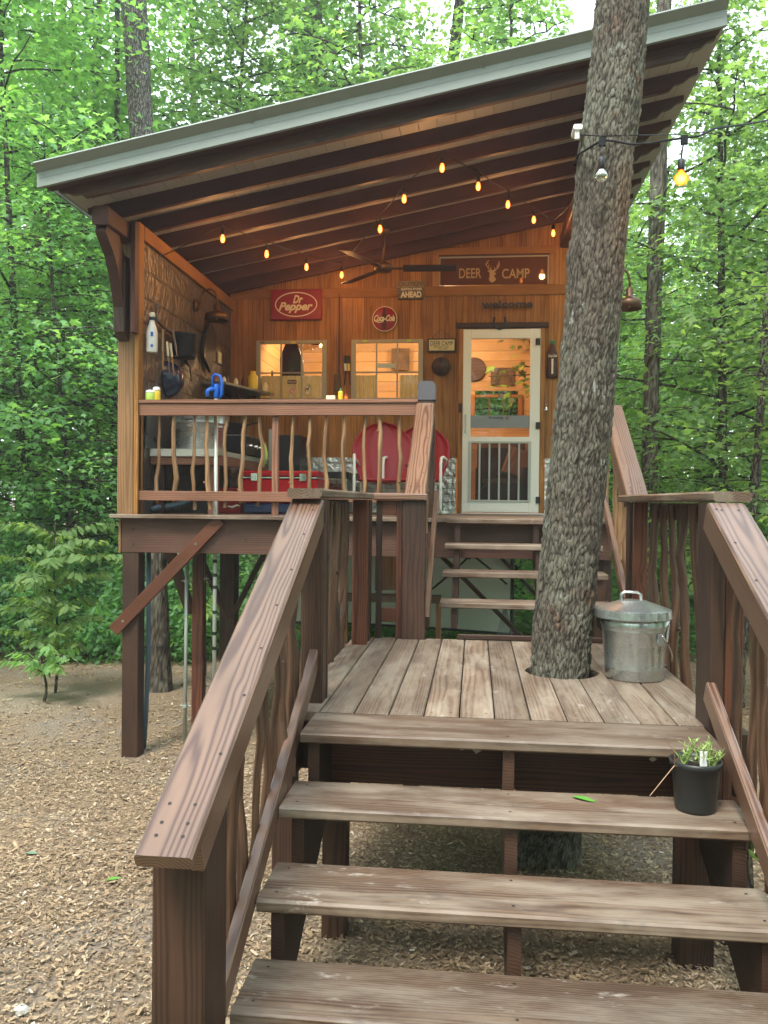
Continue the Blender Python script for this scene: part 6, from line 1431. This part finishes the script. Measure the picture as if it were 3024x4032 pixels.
# close sapling with big pointed leaves, left -----------------------------------
def sapling(name,label,u,v,Y,specs,seed,s=.13,mat=M['leaf'],base_v=None):
    q=random.Random(seed); nr=np.random.RandomState(seed); b=at(u,v,Y=Y); g=gz(b.x,Y); o=thing(name,label,'sapling',(b.x,Y,g)); mb=MB(); pos=[];hd=[];sz=[]
    H=max(at(x_,y_,Y=Y).z for x_,y_,_ in specs)-g
    stem=[Vector((b.x+.03*math.sin(i),Y,g+H*i/6)) for i in range(7)]; mb.tube(stem,[.014*(1-.7*i/6)+.003 for i in range(7)],7)
    for (tu,tv,dy) in specs:
        e=at(tu,tv,Y=Y+dy); zz=max(g+.05,e.z-.12); zz=min(zz,g+H); i=(zz-g)/H*6; i0=min(int(i),5); st=stem[i0].lerp(stem[i0+1],i-i0)
        m=st.lerp(e,.5)+Vector((0,0,.06)); mb.tube([st,m,e],[.006,.004,.002],5); L=(e-st).length; c=max(8,int(L/.035)); az=math.atan2(e.y-st.y,e.x-st.x)
        for k in range(c):
            t_=(k+1)/c; p=st.lerp(m,t_*2) if t_<.5 else m.lerp(e,t_*2-1)
            for sg in (-1,1): pos.append(p+Vector((q.uniform(-.02,.02),q.uniform(-.02,.02),q.uniform(-.015,.02)))); hd.append(az-1.57+sg*q.uniform(.5,1.1)); sz.append(s*q.uniform(.7,1.15))
    obj('stem',mb,M['bark3'],o); P=np.array([list(p) for p in pos])-np.array(ORG[o.name]); me=leaves_mesh('leaves',P,np.array(sz),np.array(hd),.28,'oval',[mat],np.clip(nr.normal(.7,.2,len(sz)),0,1),seed,.45)
    c=bpy.data.objects.new('leaves',me); COL.objects.link(c); c.parent=o; return o
sapling('leafy_sapling','big leaved sapling in front of the woods at the left',120,1400,8.9,[(280,1130,.1),(230,1170,.4),(200,1165,-.2),(30,1130,.2),(60,1180,-.3),(-20,1200,.1),(150,1150,.5),(270,1200,-.2),(10,1260,-.3),(180,1240,-.4),(40,1240,-.5),(110,1210,-.6),(150,1310,-.5),(30,1290,.3),(200,1290,.2),(90,1290,-.6),(0,1360,.1),(230,1240,.1),(160,1350,-.4),(50,1340,-.5),(215,1330,.0),(120,1370,-.6),(10,1310,-.2),(70,1250,-.7),(140,1180,-.3),(90,1150,.2),(180,1200,-.5),(-20,1130,.0),(60,1385,-.5),(170,1390,-.3)],3,.125,M['leaf'])
sapling('leafy_sapling','low seedling with drooping leaves at the edge of the mulch on the left',95,1430,8.5,[(150,1420,-.2),(30,1410,.1),(125,1440,-.3),(60,1430,-.3),(-10,1425,0),(110,1400,-.4),(165,1400,.1)],4,.11)
sapling('leafy_sapling','bright maple seedling behind the conduit under the porch',440,1330,9.6,[(400,1300,0),(470,1290,.1),(420,1270,-.1),(450,1320,-.1),(400,1330,.1)],6,.12,M['leaf3'])
sapling('leafy_sapling','small seedling sprouting under the stairs at the right',1640,1800,2.9,[(1625,1790,0),(1650,1785,0),(1640,1775,0)],8,.035,M['leaf3'])

mb=MB(); mb.add([(x,y,z) for z in (-3.4,31) for x,y in ((-75,-46),(75,-46),(75,116),(-75,116))],[(0,3,2,1),(4,5,6,7),(0,1,5,4),(1,2,6,5),(2,3,7,6),(3,0,4,7)])
m,nt,out=newmat('haze_and_lens_veil'); t=NT(nt); pv=t.n('ShaderNodeVolumePrincipled'); pv.inputs['Color'].default_value=(.93,.97,1,1); pv.inputs['Density'].default_value=.0022; pv.inputs['Anisotropy'].default_value=.2; t.l(pv.outputs[0],out.inputs['Volume'])  # thin air haze, added also to imitate the pale veil of lens glare
hz=obj('haze',mb,m,base=(0,0,-3.4)); stuff(hz); hz['label']='pale haze in the woods, also standing in for lens veil'; hz['category']='haze'
# ================================================================== sky, sun, camera
W=bpy.data.worlds.new('World'); S.world=W; W.use_nodes=True; nt=W.node_tree
for n_ in list(nt.nodes): nt.nodes.remove(n_)
sky=nt.nodes.new('ShaderNodeTexSky'); sky.sky_type='NISHITA'; sky.sun_disc=False; sky.sun_elevation=R(58); sky.sun_rotation=R(200); sky.air_density=1.0; sky.dust_density=4.0; sky.ozone_density=.6
bg=nt.nodes.new('ShaderNodeBackground'); bg.inputs[1].default_value=.15; wo=nt.nodes.new('ShaderNodeOutputWorld'); mxs=nt.nodes.new('ShaderNodeMix'); mxs.data_type='RGBA'; mxs.inputs[0].default_value=.6; nt.links.new(sky.outputs[0],mxs.inputs[6]); mxs.inputs[7].default_value=(11,12.3,13,1); nt.links.new(mxs.outputs[2],bg.inputs[0]); nt.links.new(bg.outputs[0],wo.inputs[0])
sl=bpy.data.lights.new('sun','SUN'); sl.energy=1.7; sl.angle=R(14); sl.color=(1,.95,.87); so=bpy.data.objects.new('sun',sl); COL.objects.link(so)
el,az=R(58),R(200); d=Vector((math.sin(az)*math.cos(el),math.cos(az)*math.cos(el),math.sin(el))); so.rotation_euler=d.to_track_quat('Z','Y').to_euler()
cd=bpy.data.cameras.new('camera'); cam=bpy.data.objects.new('camera',cd); COL.objects.link(cam); cam.location=(0,0,H_CAM)
cd.sensor_width=36; cd.sensor_fit='AUTO'; cd.lens=F_PX/4032*36; cd.clip_end=500; cd.clip_start=.05
rx,dn,fw=CM; Mx=Matrix(((rx[0],-dn[0],-fw[0]),(rx[1],-dn[1],-fw[1]),(rx[2],-dn[2],-fw[2]))); cam.rotation_euler=Mx.to_euler()
S.camera=cam
S.view_settings.view_transform='Standard'; S.view_settings.look='None'; S.view_settings.exposure=1.28; S.view_settings.gamma=1
S.cycles.use_denoising=True; S.cycles.max_bounces=8; S.cycles.diffuse_bounces=4; S.cycles.transmission_bounces=4; S.cycles.transparent_max_bounces=12; S.cycles.caustics_reflective=False; S.cycles.caustics_refractive=False
S.cycles.sample_clamp_indirect=6
